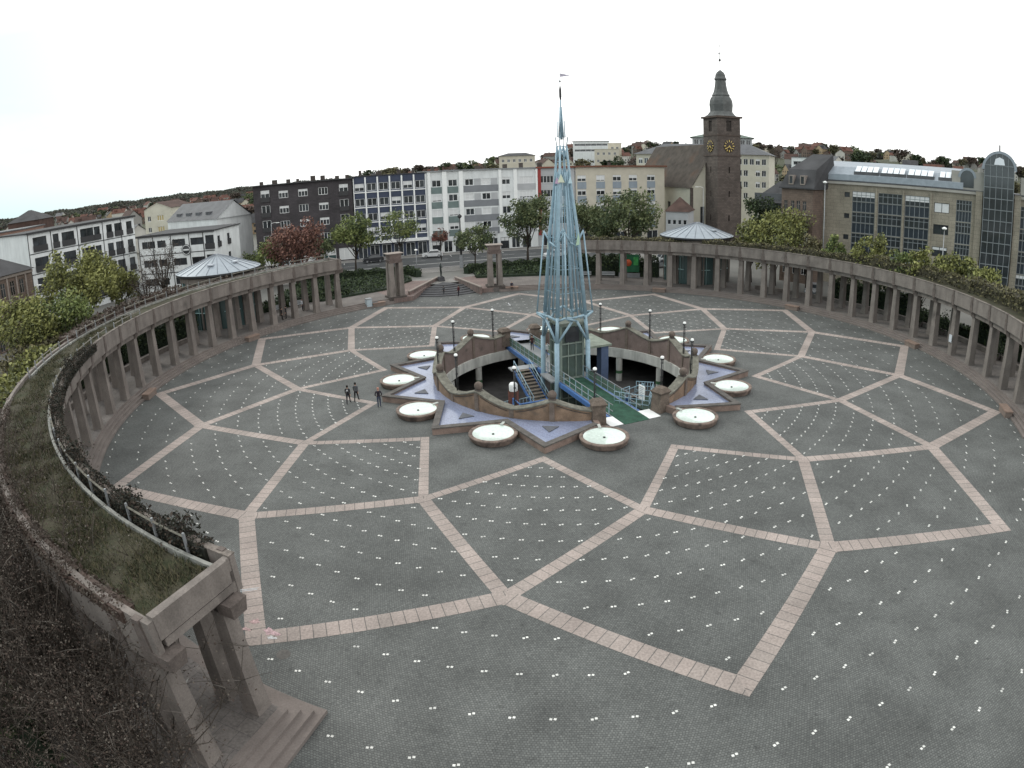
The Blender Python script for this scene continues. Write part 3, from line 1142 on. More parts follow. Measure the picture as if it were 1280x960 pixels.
for (r_, a) in tips:
    m = MB()
    c = 14.3
    m.prism([pol(13.7, a - 2.7), pol(14.8, a), pol(13.7, a + 2.7)], .37, .43)
    m.build('triangular_grate', mat('grate_grey', (.105, .11, .125), .7, .2, 3), t)

ords = ['first', 'second', 'third', 'fourth', 'fifth', 'sixth', 'seventh', 'eighth', 'ninth', 'tenth', 'eleventh', 'twelfth']
# bowls at the notches
bowl_me = MB()
prof = [(1.66, 0), (1.76, .10), (1.82, .38), (1.86, .42), (1.85, .50), (1.76, .54), (1.60, .53), (1.54, .44)]
bowl_me.lathe(prof, 36)
bm_ = bowl_me.build('bowl_rim', mat('bowl_stone', (.19, .145, .122), .9, .3, 1.5, stain=((.075, .060, .055), 1.8, .5), fine=.2), data_only=True)
dm = MB()
dm.lathe([(1.56, .47), (1.1, .39), (.4, .34), (.01, .335)], 36)
dish_me = dm.build('dish', dish, data_only=True)
jm = MB()
for k in range(-3, 4):
    hw = math.sqrt(1.45 ** 2 - (k * .42) ** 2)
    jm.box(k * .42 - .012, k * .42 + .012, -hw, hw, .46, .505)
    jm.box(-hw, hw, k * .42 - .012, k * .42 + .012, .462, .506)
for k in range(12):
    a = OPEN + 15 + 30 * k
    x, y = pol(15.95, a)
    n_ = k + 1
    lb = 'shallow round mosaic bowl between star points, %s anticlockwise from the green carpet' % ords[k]
    t = thing('fountain_bowl', lb, 'fountain bowl', (x, y, 0), R(a), 'round bowls between the star points')
    link('bowl_rim', bm_, t)
    link('dish', dish_me, t)
    MB().lathe([(.09, .33), (.09, .40), (.01, .40)], 10).build('drain', dark_metal, t)
    if 0 < k < 11 or True:
        MB().box(-2.0, -1.45, -.11, .11, .45, .60).build('spout', mat('lime_spout', (.45, .47, .44), .6, .2, 4), t)

# ring parapet
def wtop(a):
    q = (a - (OPEN + 30)) % 30
    tt = min(q, 30 - q) / 15
    return 1.08 + .92 * (1 - tt) ** 1.45


t = thing('ring_parapet', 'wavy sandstone parapet ring with stone balls around the sunken court', 'parapet')
for (a0, a1) in ((-52.5, 105.), (124., 282.5)):
    m = MB()
    cpg = MB()
    n = int((a1 - a0) / 1.25)
    for i in range(n):
        a, b = a0 + (a1 - a0) * i / n, a0 + (a1 - a0) * (i + 1) / n
        za, zb = wtop(a), wtop(b)
        m.face([pol(12.6, a, 0), pol(12.6, b, 0), pol(12.6, b, zb), pol(12.6, a, za)], 1)
        m.face([pol(12.0, b, -.42), pol(12.0, a, -.42), pol(12.0, a, za), pol(12.0, b, zb)], 0)
        m.face([pol(12.6, a, za), pol(12.6, b, zb), pol(12.0, b, zb), pol(12.0, a, za)], 0)
        P = [(11.9, .0), (12.72, .0), (12.72, .11), (12.3, .2), (11.9, .11)]
        for j in range(5):
            (r0, h0), (r1, h1) = P[j], P[(j + 1) % 5]
            cpg.face([pol(r0, a, za + h0 + .003), pol(r1, a, za + h1 + .003), pol(r1, b, zb + h1 + .003), pol(r0, b, zb + h0 + .003)])
    for ae in (a0, a1):
        m.face([pol(12.0, ae, -.4), pol(12.6, ae, -.4), pol(12.6, ae, wtop(ae)), pol(12.0, ae, wtop(ae))])
    m.build('parapet_wall', [mat('parapet_inner', (.185, .14, .125), .9, .15, 1.2, stain=((.08, .068, .06), 1., .6), fine=.15), orange_st], t)
    cpg.build('parapet_coping', coping, t)
    # raised panel frames on the outer face, pilasters at balls and dips
    fr = MB()
    k = 0
    for kk in range(24):
        a = OPEN + 15 * kk
        if not ((a0 + 1.5 < a < a1 - 1.5) or (a0 + 1.5 < a + 360 < a1 - 1.5) or (a0 + 1.5 < a - 360 < a1 - 1.5)):
            continue
        M = Matrix.Rotation(R(a), 4, 'Z')
        h = wtop(a)
        ball = (kk % 2 == 0)
        ps = mat('pilaster_stone', (.15, .12, .10), .95, .25, 2, fine=.2)
        MB().box(12.58, 12.70 if ball else 12.66, -.20, .20, 0, h - .02, 0, M).build('outer_pilaster', ps, t)
        MB().box(11.92, 12.03, -.16, .16, -.40, h - .02, 0, M).build('inner_pilaster', ps, t)
        if ball:
            x, y = pol(12.33, a)
            MB().ball((x, y, h + .46), .36, 0, 14).build('stone_ball', mat('ball_stone', (.125, .10, .085), .95, .3, 3, fine=.25), t)
            b2 = MB().lathe([(.36, h), (.30, h + .16), (.2, h + .2)], 12, (x, y)).build('ball_socket', stone_dk, t)
    # stepped relief following the wave
    rl = MB()
    for kk in range(24):
        a = OPEN + 15 * kk
        for a_ in (a, a + 360, a - 360):
            if a0 + .5 < a_ and a_ + 15 < a1 - .5:
                for q in range(8):
                    u0, u1 = a_ + 1.6 + q * 1.475, a_ + 1.6 + (q + 1) * 1.475
                    for zz, hh in ((-.22, .07),):
                        rl.face([pol(12.63, u0, wtop(u0) + zz), pol(12.63, u1, wtop(u1) + zz), pol(12.63, u1, wtop(u1) + zz + hh), pol(12.63, u0, wtop(u0) + zz + hh)])
                rl.face([pol(12.63, a_ + 1.6, .14), pol(12.63, a_ + 13.4, .14), pol(12.63, a_ + 13.4, .22), pol(12.63, a_ + 1.6, .22)])
    rl.build('relief_lines', stone_dk, t)
# end piers at the entrance
for a in (-78.4, -51.2, 106.2, 123.2):
    x, y = pol(12.45, a)
    m = MB()
    m.taper(x, y, 1.15, 1.0, 0, 1.5, R(a + 90))
    m.taper(x, y, 1.0, 1.3, 1.5, 1.75, R(a + 90))
    m.taper(x, y, 1.2, .7, 1.75, 2.05, R(a + 90))
    m.build('end_pier', mat('pier_stone', (.125, .10, .082), .95, .3, 2, fine=.25), t)

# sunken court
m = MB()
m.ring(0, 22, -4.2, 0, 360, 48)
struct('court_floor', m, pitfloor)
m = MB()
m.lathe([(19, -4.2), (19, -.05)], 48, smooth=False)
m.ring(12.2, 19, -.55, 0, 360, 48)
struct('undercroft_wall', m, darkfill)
t = thing('ring_gallery', 'white concrete ring beam on round columns inside the sunken court', 'gallery')
m = MB()
m.sector(11.82, 12.35, -1.5, -.42, 0, 360, 96)
m.build('ring_beam', white_conc, t)
me = MB().lathe([(.36, -4.2), (.36, -1.48)], 18).build('round_column', white_conc, data_only=True)
band = MB().lathe([(.375, -3.3), (.375, -2.95)], 18).build('green_band', mat('green_band_paint', (.05, .12, .06), .8, .1, 2), data_only=True)
for a in (142.5, 59.3, 32, 4, 86, 115, 168, -166, -138, -110, -24, -80):
    c_ = link('round_column', me, t, pol(11.95, a, 0))
    link('green_band', band, c_)

# lamps on the parapet
lm = MB()
for q in range(3):
    a = q * 120
    lm.tube([pol(.10, a, 0), pol(.10, a, 3.05)], .022, 5)
lm.tube([(0, 0, 0), (0, 0, 3.1)], .035, 6)
for zz in (.3, .9, 1.5, 2.1, 2.7):
    lm.lathe([(.12, zz), (.12, zz + .05)], 8)
lm.lathe([(.15, 3.0), (.17, 3.08), (.17, 3.13)], 12)
lamp_mast = lm.build('mast', dark_metal, data_only=True)
lh = MB().lathe([(.16, 3.14), (.16, 3.26), (.10, 3.32), (.01, 3.33)], 14).build('lamp_head', white_glow, data_only=True)
for k in range(12):
    a = PHI + 30 * k + .6
    if k in (11,) and False:
        continue
    x, y = pol(12.1 if k not in (5, 6, 7) else 12.15, a)
    z0 = wtop(a) + .12
    if k == 0:
        z0 = 1.2
    t = thing('lamp_post', 'slim lamp post on the ring parapet, %s clockwise from the one nearest the green carpet' % ords[(12 - k) % 12], 'lamp post', (x, y, z0), 0, 'lamp posts on the ring parapet')
    link('mast', lamp_mast, t)
    link('lamp_head', lh, t)

# ------------------------------------------------------------------ blue lattice tower
E_ = Vector((math.cos(R(OPEN)), math.sin(R(OPEN))))          # towards the entrance
TA = [-109.8 + 90 * k for k in range(4)]
OA = [-177.3 + 90 * k for k in range(4)]
t = thing('lattice_spire', 'tall light blue steel lattice spire standing in the sunken court', 'tower')


def P3(r_, a, z):
    return Vector(pol(r_, a, z))


for a in TA:
    m = MB()
    m.tube([P3(2.55, a, -4.2), P3(2.3, a, 0), P3(2.25, a, 3.7)], .23, 10)
    m.build('leg', blue, t)
    m = MB()
    m.tube([P3(2.22, a, 3.7), P3(2.0, a, 6.1)], .17, 8)
    m.tube([P3(2.0, a, 6.1), P3(1.38, a, 13.5), P3(.72, a, 18.6), P3(.46, a, 21.6)], .20, 8, r1=.09)
    m.build('main_tube', blue, t)
m = MB()
for k in range(4):
    a, o = TA[k], OA[k]
    om = a - 45
    # branching arms from each leg
    for s_ in (-1, 1):
        m.tube([P3(2.2, a, 3.6), P3(2.05, a + s_ * 38, 5.7)], .12, 6)
    m.tube([P3(2.05, a - 38, 5.7), P3(2.62, a - 67.5, 6.15)], .10, 6)
    m.tube([P3(2.05, a + 38, 5.7), P3(2.62, a + 22.5, 6.15)], .10, 6)
m.build('branching_arms', blue, t)
m = MB()
star = []
for k in range(4):
    star += [(2.62, OA[k], 6.2), (2.0, OA[k] + 22, 5.75), (2.0, TA[k], 6.1), (1.75, TA[k] + 10, 5.6)]
star = []
for k in range(8):
    a = -177.3 + 45 * k
    star.append((2.62 if k % 2 == 0 else 2.3, a, 6.2))
    star.append((1.95, a + 22.5, 5.72 if k % 2 else 6.0))
pts = [P3(*q) for q in star]
for i in range(16):
    m.tube([pts[i], pts[(i + 1) % 16]], .115, 6)
m.build('star_ring', blue, t)
m = MB()
for k in range(4):
    a = OA[k]
    m.tube([P3(2.62, a, 6.2), P3(1.82, a, 13.75)], .075, 6)
    m.tube([P3(1.82, a, 13.85), P3(1.40, a + 20, 12.9)], .075, 6)
    m.tube([P3(1.82, a, 13.85), P3(1.40, a - 20, 12.9)], .075, 6)
    m.tube([P3(1.40, a + 20, 12.9), P3(1.42, TA[k] + (0 if 0 else 0), 12.3)], .075, 6)
    m.tube([P3(1.40, a - 20, 12.9), P3(1.42, TA[k] - 90, 12.3)], .075, 6)
m.build('spike_crown', blue, t)
m = MB()
for k in range(4):
    for da in (-22.5, 12, 45):
        a = TA[k] + da
        m.tube([P3(1.62, a, 5.9), P3(1.0, a, 13.3), P3(.52, a, 19.2)], .065, 6)
    for zz, rr_ in ((8.2, 1.8), (10.4, 1.62), (13.2, 1.38), (15.9, 1.05), (18.6, .72), (20.2, .58), (21.6, .46)):
        m.tube([P3(rr_, TA[k], zz), P3(rr_, TA[k] + 90, zz)], .03, 5)
m.build('inner_rods', blue, t)
m = MB()
for k in range(4):
    a = TA[k] + 45
    for (z0, z1, r0, r1) in ((18.0, 19.9, .85, .62), (20.3, 21.7, .62, .46)):
        m.tube([P3(r0 * .8, a, z0), P3(r1, TA[k], z1)], .045, 5)
        m.tube([P3(r0 * .8, a, z0), P3(r1, TA[k] + 90, z1)], .045, 5)
    m.tube([P3(.46, TA[k], 21.6), P3(.60, TA[k], 22.4), P3(.36, TA[k], 22.5), P3(.30, TA[k], 23.9)], .05, 5)
    m.tube([P3(.34, a, 22.4), P3(.28, a, 24.6)], .04, 5, r1=.01)
    m.tube([P3(.22, TA[k], 22.3), P3(.07, TA[k], 25.2)], .05, 5)
m.build('upper_crown', blue, t)
m = MB()
m.tube([(0, 0, 22.2), (0, 0, 24.8), (0, 0, 27.9)], .12, 8, r1=.03)
m.lathe([(.02, 25.6), (.11, 26.2), (.11, 26.8), (.03, 27.2)], 8, mi=1)
m.ball((0, 0, 27.6), .09, 1, 8)
m.tube([(0, 0, 27.6), (0, 0, 28.5)], .018, 5, mi=1)
m.build('needle', [blue, dark_metal], t)
m = MB()
m.face([(.03, 0, 28.35), (1.0, -.02, 28.12), (.03, 0, 28.0)], 0)
m.face([(.03, 0.012, 28.0), (1.0, -.008, 28.12), (.03, 0.012, 28.35)], 0)
m.build('pennant', mat('pale_pennant', (.45, .42, .50), .8, .05, 3), t)
for (a, z, col, s_) in ((-120, 18.2, (.52, .36, .50), .42), (-98, 18.3, (.62, .66, .52), .55), (-45, 18.2, (.45, .60, .66), .45), (-30, 12.6, (.42, .58, .44), .75), (-165, 12.2, (.46, .52, .46), .5)):
    m = MB()
    c = P3(1.0 if z > 15 else 1.55, a, z)
    nrm = Vector((math.cos(R(a)), math.sin(R(a)), 0))
    tn = Vector((-nrm.y, nrm.x, 0))
    A = [c + tn * s_ * .6, c - tn * s_ * .6, c + Vector((0, 0, s_ * 1.4))]
    m.face(A)
    m.face([p - nrm * .03 for p in reversed(A)])
    for i in range(3):
        m.face([A[i], A[i] - nrm * .03, A[(i + 1) % 3] - nrm * .03, A[(i + 1) % 3]])
    m.build('coloured_pane', mat('pane_%d%d' % (int(col[0] * 100), int(col[1] * 100)), col, .3, .05, 3), t)

# lift shaft in the middle
ROT = R(OPEN)
t = thing('glass_lift', 'greenish glass and steel lift shaft under the blue spire', 'lift', (0.15, .1, -4.2), ROT)
m = MB()
for sx_ in (-1.15, 1.15):
    for sy_ in (-1.15, 1.15):
        m.box(sx_ - .09, sx_ + .09, sy_ - .09, sy_ + .09, 0, 9.4)
for zz in (2.2, 4.2, 6.4, 7.6, 9.3):
    for s_ in (-1.16, 1.16):
        m.box(-1.1, 1.1, s_ - .06, s_ + .06, zz - .06, zz + .06)
        m.box(s_ - .06, s_ + .06, -1.1, 1.1, zz - .058, zz + .058)
for s_ in (-.4, .4):
    m.box(s_ - .04, s_ + .04, -1.19, -1.13, 0, 9.3)
    m.box(s_ - .04, s_ + .04, 1.13, 1.19, 0, 9.3)
    m.box(-1.19, -1.13, s_ - .04, s_ + .04, 0, 9.3)
    m.box(1.13, 1.19, s_ - .04, s_ + .04, 0, 9.3)
m.build('steel_frame', mat('olive_steel', (.20, .24, .21), .5, .15, 3), t)
MB().box(-1.08, 1.08, -1.08, 1.08, .02, 9.2).build('glass_shaft', mat('green_glass', (.075, .10, .088), .1, .25, .8, spec=.8), t)
m = MB()
m.box(-1.35, 1.35, -1.35, 1.35, 9.4, 9.62)
m.build('shaft_roof', mat('olive_roof', (.17, .19, .16), .7, .2, 2), t)
m = MB()
for s_ in (-1, 1):
    m.box(-.7, .7, s_ * 1.2 - .03, s_ * 1.2 + .03, 7.75, 9.15)
    m.box(s_ * 1.2 - .03, s_ * 1.2 + .03, -.7, .7, 7.75, 9.15)
m.build('upper_window', glass, t)

# level walkway across the court, frame s along E_, w sideways
t = thing('walkway', 'level blue steel walkway with green carpet crossing the sunken court', 'walkway', (0, 0, 0), ROT)
m = MB()
m.box(-12.6, -1.35, -1.25, 1.25, -.16, .0)
m.box(1.35, 12.3, -1.25, 1.25, -.16, .0)
m.box(-1.35, 1.35, 1.3, 2.1, -.16, .0)
m.box(-1.35, 1.35, -2.1, -1.3, -.16, .0)
m.build('deck', grey_metal, t)
m = MB()
m.box(1.5, 13.3, -1.15, 1.15, .004, .03)
m.build('green_carpet', green_mat, t)
m = MB()
for s_ in (-1, 1):
    m.box(-12.4, 12.0, s_ * 1.42 - .12, s_ * 1.42 + .12, -.45, -.05)
m.build('edge_beam', blue_dk, t)
rpm = MB().box(-.03, .03, -.03, .03, 0, 1.08).build('railing_post', blue, data_only=True)
for s_ in (-1, 1):
    for i in range(21):
        x = -12.2 + i * 1.22
        if x > 11.9:
            break
        link('railing_post', rpm, t, (x, s_ * 1.3, 0))
    for zz in (1.08, .55):
        MB().tube([(-12.2, s_ * 1.3, zz), (11.6, s_ * 1.3, zz)], .035, 5).build('handrail', grey_metal, t)
    grg = mat('green_rail_glass', (.10, .15, .12), .25, .2, 1)
    MB().box(-11.8, -2.2, s_ * 1.3 - .01, s_ * 1.3 + .01, .12, 1.0).build('rail_panel', grg, t)
    if s_ > 0:
        MB().box(2.2, 9, s_ * 1.3 - .01, s_ * 1.3 + .01, .12, .95).build('rail_panel', grg, t)
# white entrance slabs either side of the carpet
m = MB()
M = Matrix.Rotation(ROT, 4, 'Z')
for s_ in (-1, 1):
    a, b = sorted((s_ * 1.2, s_ * 2.3))
    m.box(11.4, 13.2, a, b, .004, .02, 0, M)
struct('white_threshold', m, whitep)


def stair(label, s0, s1, w0, width, z0, z1, rot=0.):
    t = thing('steel_stair', label, 'stair', (0, 0, 0), ROT)
    n = int(abs(z1 - z0) / .18)
    m = MB()
    for i in range(n):
        f0 = i / n
        x = s0 + (s1 - s0) * f0
        x2 = s0 + (s1 - s0) * (i + 1) / n
        z = z0 + (z1 - z0) * f0
        m.box(min(x, x2), max(x, x2) + .03, w0 - width / 2, w0 + width / 2, z - .08, z - .03)
    m.build('treads', mat('brownish_tread', (.13, .11, .09), .9, .2, 3), t)
    m = MB()
    for s_ in (-1, 1):
        y = w0 + s_ * (width / 2 + .06)
        m.mesh([(s0, y - .05, z0 - .28), (s0, y - .05, z0 + .08), (s1, y - .05, z1 + .08), (s1, y - .05, z1 - .28),
                (s0, y + .05, z0 - .28), (s0, y + .05, z0 + .08), (s1, y + .05, z1 + .08), (s1, y + .05, z1 - .28)],
               [(0, 1, 2, 3), (7, 6, 5, 4), (0, 4, 5, 1), (1, 5, 6, 2), (2, 6, 7, 3), (3, 7, 4, 0)])
    m.build('stringer', blue_dk, t)
    m = MB()
    for s_ in (-1, 1):
        y = w0 + s_ * (width / 2 + .06)
        for q in (1.0, .5):
            m.tube([(s0, y, z0 + q), (s1, y, z1 + q)], .04 if q == 1 else .02, 5)
        for i in range(6):
            f0 = i / 5
            x, z = s0 + (s1 - s0) * f0, z0 + (z1 - z0) * f0
            m.tube([(x, y, z), (x, y, z + 1.)], .03, 5)
    m.build('stair_railing', blue, t)
    return t


# w axis: +w in local y after rotating by OPEN points up-right, so the camera's left is negative y
stair('blue steel stair descending left of the spire', -3.4, 1.6, -3.2, 1.5, 0, -2.1)
stair('lower flight of the blue stair left of the spire', 1.2, -3.4, -5.0, 1.5, -2.2, -4.2)
stair('blue steel stair descending right of the green carpet', 8.2, 1.2, 3.0, 1.3, 0, -3.6)
t = thing('stair_landing', 'blue steel landing with railing left of the spire', 'landing', (0, 0, 0), ROT)
MB().box(1.2, 2.9, -5.9, -2.3, -2.25, -2.12).build('landing_plate', grey_metal, t)
m = MB()
for (x, y) in ((2.9, -5.9), (2.9, -4.1), (2.9, -2.3), (1.2, -5.9)):
    m.tube([(x, y, -4.2), (x, y, -1.1)], .09, 6)
m.tube([(1.2, -5.9, -1.1), (2.9, -5.9, -1.1), (2.9, -2.3, -1.1)], .09, 6)
m.build('landing_railing', blue_dk, t)
MB().box(-4.6, -3.4, -4.2, -1.4, -.14, 0).build('upper_plate', grey_metal, t)

t = thing('court_canopy', 'flat olive green canopy on a dark blue pillar beside the lift', 'canopy', (0, 0, 0), ROT)
MB().box(-4.2, .2, 1.6, 5.0, 2.3, 2.5).build('canopy_roof', mat('olive_canopy', (.19, .22, .18), .7, .2, 1.5), t)
MB().box(-.9, .05, 3.9, 4.7, -4.2, 2.3).build('pillar', mat('slate_blue', (.07, .10, .17), .6, .1, 3), t)
MB().box(-4.0, -3.6, 1.9, 2.3, -4.2, 2.3).build('pillar', MATS['slate_blue'], t)
t = thing('info_board', 'white information board on the right railing of the court entrance', 'board', pol(9.7, -47.5, -.6), R(-60))
MB().box(-.42, .42, -.03, .03, .6, 1.9).build('panel', whitep, t)
m = MB()
for i in range(6):
    m.box(-.32, .32 - .1 * (i % 3), -.035, -.031, 1.72 - i * .16, 1.76 - i * .16)
m.build('print_lines', mat('grey_print', (.25, .26, .3), .8, 0), t)
MB().tube([(0, .05, -3.6), (0, .05, 1.9)], .05, 6).build('post', grey_metal, t)
# side railing with ramp at right
t = thing('ramp_railing', 'grey blue railing beside the right entrance pier', 'railing')
m = MB()
for (r0, a0, r1, a1) in ((11.5, -53, 9.6, -36), (9.6, -36, 8.2, -40), (11.5, -53, 8.8, -62)):
    for zz in (.25, .65, 1.05):
        m.tube([pol(r0, a0, zz), pol(r1, a1, zz)], .035, 5)
    for q in range(7):
        x = r0 + (r1 - r0) * q / 6
        aa = a0 + (a1 - a0) * q / 6
        m.tube([pol(x, aa, -.1), pol(x, aa, 1.05)], .025, 5)
m.build('rails', blue, t)
m = MB()
m.prism([pol(12., -52.5), pol(12, -34), pol(9.4, -34), pol(8.4, -42), pol(9, -52)], -.5, -.38)
m.build('side_deck', mat('dark_green_deck', (.035, .06, .045), .9, .2, 2), t)
t = thing('brick_shaft', 'round reddish brick shaft with white cap in the sunken court', 'shaft', pol(5.6, -150, -4.2))
MB().lathe([(.5, 0), (.5, 3.6)], 16).build('shaft_body', mat('dull_red_brick', (.17, .075, .06), .9, .2, 4), t)
MB().lathe([(.4, 3.6), (.4, 4.2), (.3, 4.35), (.01, 4.36)], 16).build('shaft_cap', whitep, t)

# ------------------------------------------------------------------ buildings
WIN = {}


def window_mesh(w_, h_, style, fm, gm_):
    key = (round(w_, 2), round(h_, 2), style, fm.name, gm_.name)
    if key in WIN:
        return WIN[key]
    m = MB()
    f_ = .09 if w_ > 1 else .06
    m.box(0, w_, -.03, .05, 0, f_)
    m.box(0, w_, -.03, .05, h_ - f_, h_)
    m.box(0, f_, -.029, .05, f_, h_ - f_)
    m.box(w_ - f_, w_, -.029, .05, f_, h_ - f_)
    n = 2
    if style[0] in '123456':
        n = int(style[0])
    for i in range(1, n):
        x = w_ * i / n
        m.box(x - f_ * .55, x + f_ * .55, -.028, .05, f_, h_ - f_)
    if 'x' in style:
        m.box(f_, w_ - f_, -.027, .05, h_ * .62, h_ * .62 + f_)
    if 'g' in style:                       # fine glazing grid
        for q in (.25, .5, .75):
            m.box(f_, w_ - f_, -.027, .05, h_ * q - .03, h_ * q + .03)
    m.face([(f_, .03, f_), (w_ - f_, .03, f_), (w_ - f_, .03, h_ - f_), (f_, .03, h_ - f_)], 1)
    q = 0
    for ch, v in (('a', .3), ('b', .55), ('c', .85), ('d', 1.)):
        if ch in style:
            q = v
    if q:
        m.box(f_, w_ - f_, -.015, .02, f_ + (h_ - 2 * f_) * (1 - q), h_ - f_, 2)
    if 'r' in style:                       # balcony rail in front
        m.box(-.05, w_ + .05, -.34, -.30, -.05, 1.0, 3)
        m.box(-.05, 0, -.3, .0, -.05, 1.0, 3)
        m.box(w_, w_ + .05, -.3, .0, -.05, 1.0, 3)
    if 's' in style:
        m.box(-.08, w_ + .08, -.12, 0, -.09, -.005, 0)
    WIN[key] = m.build('window', [fm, gm_, blind, dark_metal], data_only=True)
    return WIN[key]


def wall_front(m, W, z0, z1, ops, rec=.16, mi=0):
    """front wall in the plane y = 0 with real openings"""
    xs = sorted({0, W} | {o[0] for o in ops} | {o[1] for o in ops})
    zs = sorted({z0, z1} | {o[2] for o in ops} | {o[3] for o in ops})
    for i in range(len(xs) - 1):
        for j in range(len(zs) - 1):
            cx, cz = (xs[i] + xs[i + 1]) / 2, (zs[j] + zs[j + 1]) / 2
            if any(o[0] < cx < o[1] and o[2] < cz < o[3] for o in ops):
                continue
            m.face([(xs[i], 0, zs[j]), (xs[i + 1], 0, zs[j]), (xs[i + 1], 0, zs[j + 1]), (xs[i], 0, zs[j + 1])], mi)
    for (a, b, c, d) in [o[:4] for o in ops]:
        m.face([(a, 0, c), (b, 0, c), (b, rec, c), (a, rec, c)], mi)
        m.face([(a, 0, d), (a, rec, d), (b, rec, d), (b, 0, d)], mi)
        m.face([(a, 0, c), (a, rec, c), (a, rec, d), (a, 0, d)], mi)
        m.face([(b, 0, c), (b, 0, d), (b, rec, d), (b, rec, c)], mi)
        m.face([(a, rec + .12, c), (b, rec + .12, c), (b, rec + .12, d), (a, rec + .12, d)], mi)


class Building:
    def __init__(s, name, label, cat, p0, p1, z0, z1, depth, wall, group=None, side=None):
        dx, dy = p1[0] - p0[0], p1[1] - p0[1]
        s.W = math.hypot(dx, dy)
        s.z1, s.D = z1 - z0, depth
        s.t = thing(name, label, cat, (p0[0], p0[1], z0), math.atan2(dy, dx), group)
        s.wall = wall
        s.ops = []
        s.side = side or wall
        s.z0 = z0
        s.left_ops = []
        s.right_ops = []

    def win(s, x, z, w_, h_, style='2', fm=None, gm_=None, face='f'):
        z -= s.z0
        {'f': s.ops, 'l': s.left_ops, 'r': s.right_ops}[face].append((x, x + w_, z, z + h_, style, fm or frame_w, gm_ or glass))

    def panel(s, name, x0, x1, za, zb, m_, y=-.04, d=.04):
        return MB().box(x0, x1, y, y + d - .002, za - s.z0, zb - s.z0).build(name, m_, s.t)

    def finish(s, roof='flat', rmat=None, rh=3., over=.35, chimneys=0, fas=None, seed=1):
        m = MB()
        W, D, H = s.W, s.D, s.z1
        wall_front(m, W, -3, H, s.ops)
        n0 = len(m.v)
        for (ops, O, dx, dy, L_) in ((s.right_ops, (W, 0), 0, 1, D), (s.left_ops, (0, D), 0, -1, D)):
            q = MB()
            wall_front(q, L_, -3, H, ops)
            V = [(O[0] + (-v[1] if dy > 0 else v[1]), O[1] + (v[0] if dy > 0 else -v[0]), v[2]) for v in q.v]
            m.mesh(V, q.f, 1)
        m.box(0, W, D - .05, D, -3, H, 1)
        m.build('wall', [s.wall, s.side], s.t)
        for (x0, x1, za, zb, st, fm, g) in s.ops:
            link('window', window_mesh(x1 - x0, zb - za, st, fm, g), s.t, (x0, .12, za))
        for (x0, x1, za, zb, st, fm, g) in s.right_ops:
            link('window', window_mesh(x1 - x0, zb - za, st, fm, g), s.t, (W - .12, x0, za), R(90))
        for (x0, x1, za, zb, st, fm, g) in s.left_ops:
            link('window', window_mesh(x1 - x0, zb - za, st, fm, g), s.t, (.12, D - x0, za), R(-90))
        rmat = rmat or roof_dk
        o = over
        m = MB()
        if roof == 'flat':
            m.box(-o, W + o, -o, D + o, H, H + .22)
            r_ = m.build('roof', rmat, s.t)
        elif roof == 'gable':            # ridge parallel to the front
            P = [(-o, -o, H), (W + o, -o, H), (W + o, D + o, H), (-o, D + o, H), (-o, D / 2, H + rh), (W + o, D / 2, H + rh)]
            m.mesh(P, [(0, 1, 5, 4), (2, 3, 4, 5), (3, 2, 1, 0)])
            r_ = m.build('roof', rmat, s.t)
            g = MB()
            g.face([(0, 0, H), (0, D / 2, H + rh * .96), (0, D, H)])
            g.build('gable', s.side, s.t)
            MB().face([(W, 0, H), (W, D, H), (W, D / 2, H + rh * .96)]).build('gable', s.side, s.t)
        elif roof == 'cross':            # ridge runs away from the viewer, gable in front
            P = [(-o, -o, H), (W + o, -o, H), (W + o, D + o, H), (-o, D + o, H), (W / 2, -o, H + rh), (W / 2, D + o, H + rh)]
            m.mesh(P, [(0, 4, 5, 3), (4, 1, 2, 5)])
            r_ = m.build('roof', rmat, s.t)
            g = MB()
            g.face([(0, 0, H), (W, 0, H), (W / 2, 0, H + rh * .98)])
            g.build('gable', s.wall, s.t)
        elif roof == 'hip':
            k = min(W, D) / 2 * .95
            P = [(-o, -o, H), (W + o, -o, H), (W + o, D + o, H), (-o, D + o, H), (k, D / 2, H + rh), (W - k, D / 2, H + rh)]
            m.mesh(P, [(0, 1, 5, 4), (1, 2, 5), (2, 3, 4, 5), (3, 0, 4), (3, 2, 1, 0)])
            r_ = m.build('roof', rmat, s.t)
        elif roof == 'shed':
            m.mesh([(-o, -o, H), (W + o, -o, H), (W + o, D * .45, H + rh), (-o, D * .45, H + rh), (W + o, D + o, H + rh * .9), (-o, D + o, H + rh * .9)],
                   [(0, 1, 2, 3), (3, 2, 4, 5)])
            m.mesh([(-o, -o, H), (-o, D * .45, H + rh), (-o, D + o, H + rh * .9), (-o, D + o, H)], [(0, 1, 2, 3)])
            m.mesh([(W + o, -o, H), (W + o, D * .45, H + rh), (W + o, D + o, H + rh * .9), (W + o, D + o, H)], [(3, 2, 1, 0)])
            r_ = m.build('roof', rmat, s.t)
        if fas:
            MB().box(-o - .03, W + o + .03, -o - .06, -o, H - .12, H + .26).build('fascia', fas, s.t)
        rn = random.Random(seed)
        for i in range(chimneys):
            x = W * (i + .5 + rn.uniform(-.2, .2)) / chimneys
            hh = rn.uniform(.9, 1.5)
            wv = rn.uniform(.5, 1.3)
            y = D * rn.uniform(.25, .6)
            base = H + (0 if roof == 'flat' else rh * .4)
            MB().box(x, x + wv, y, y + .7, base - .2, base + hh + (0 if roof == 'flat' else rh * .5)).build('chimney', stone_dk, r_)
        return s.t


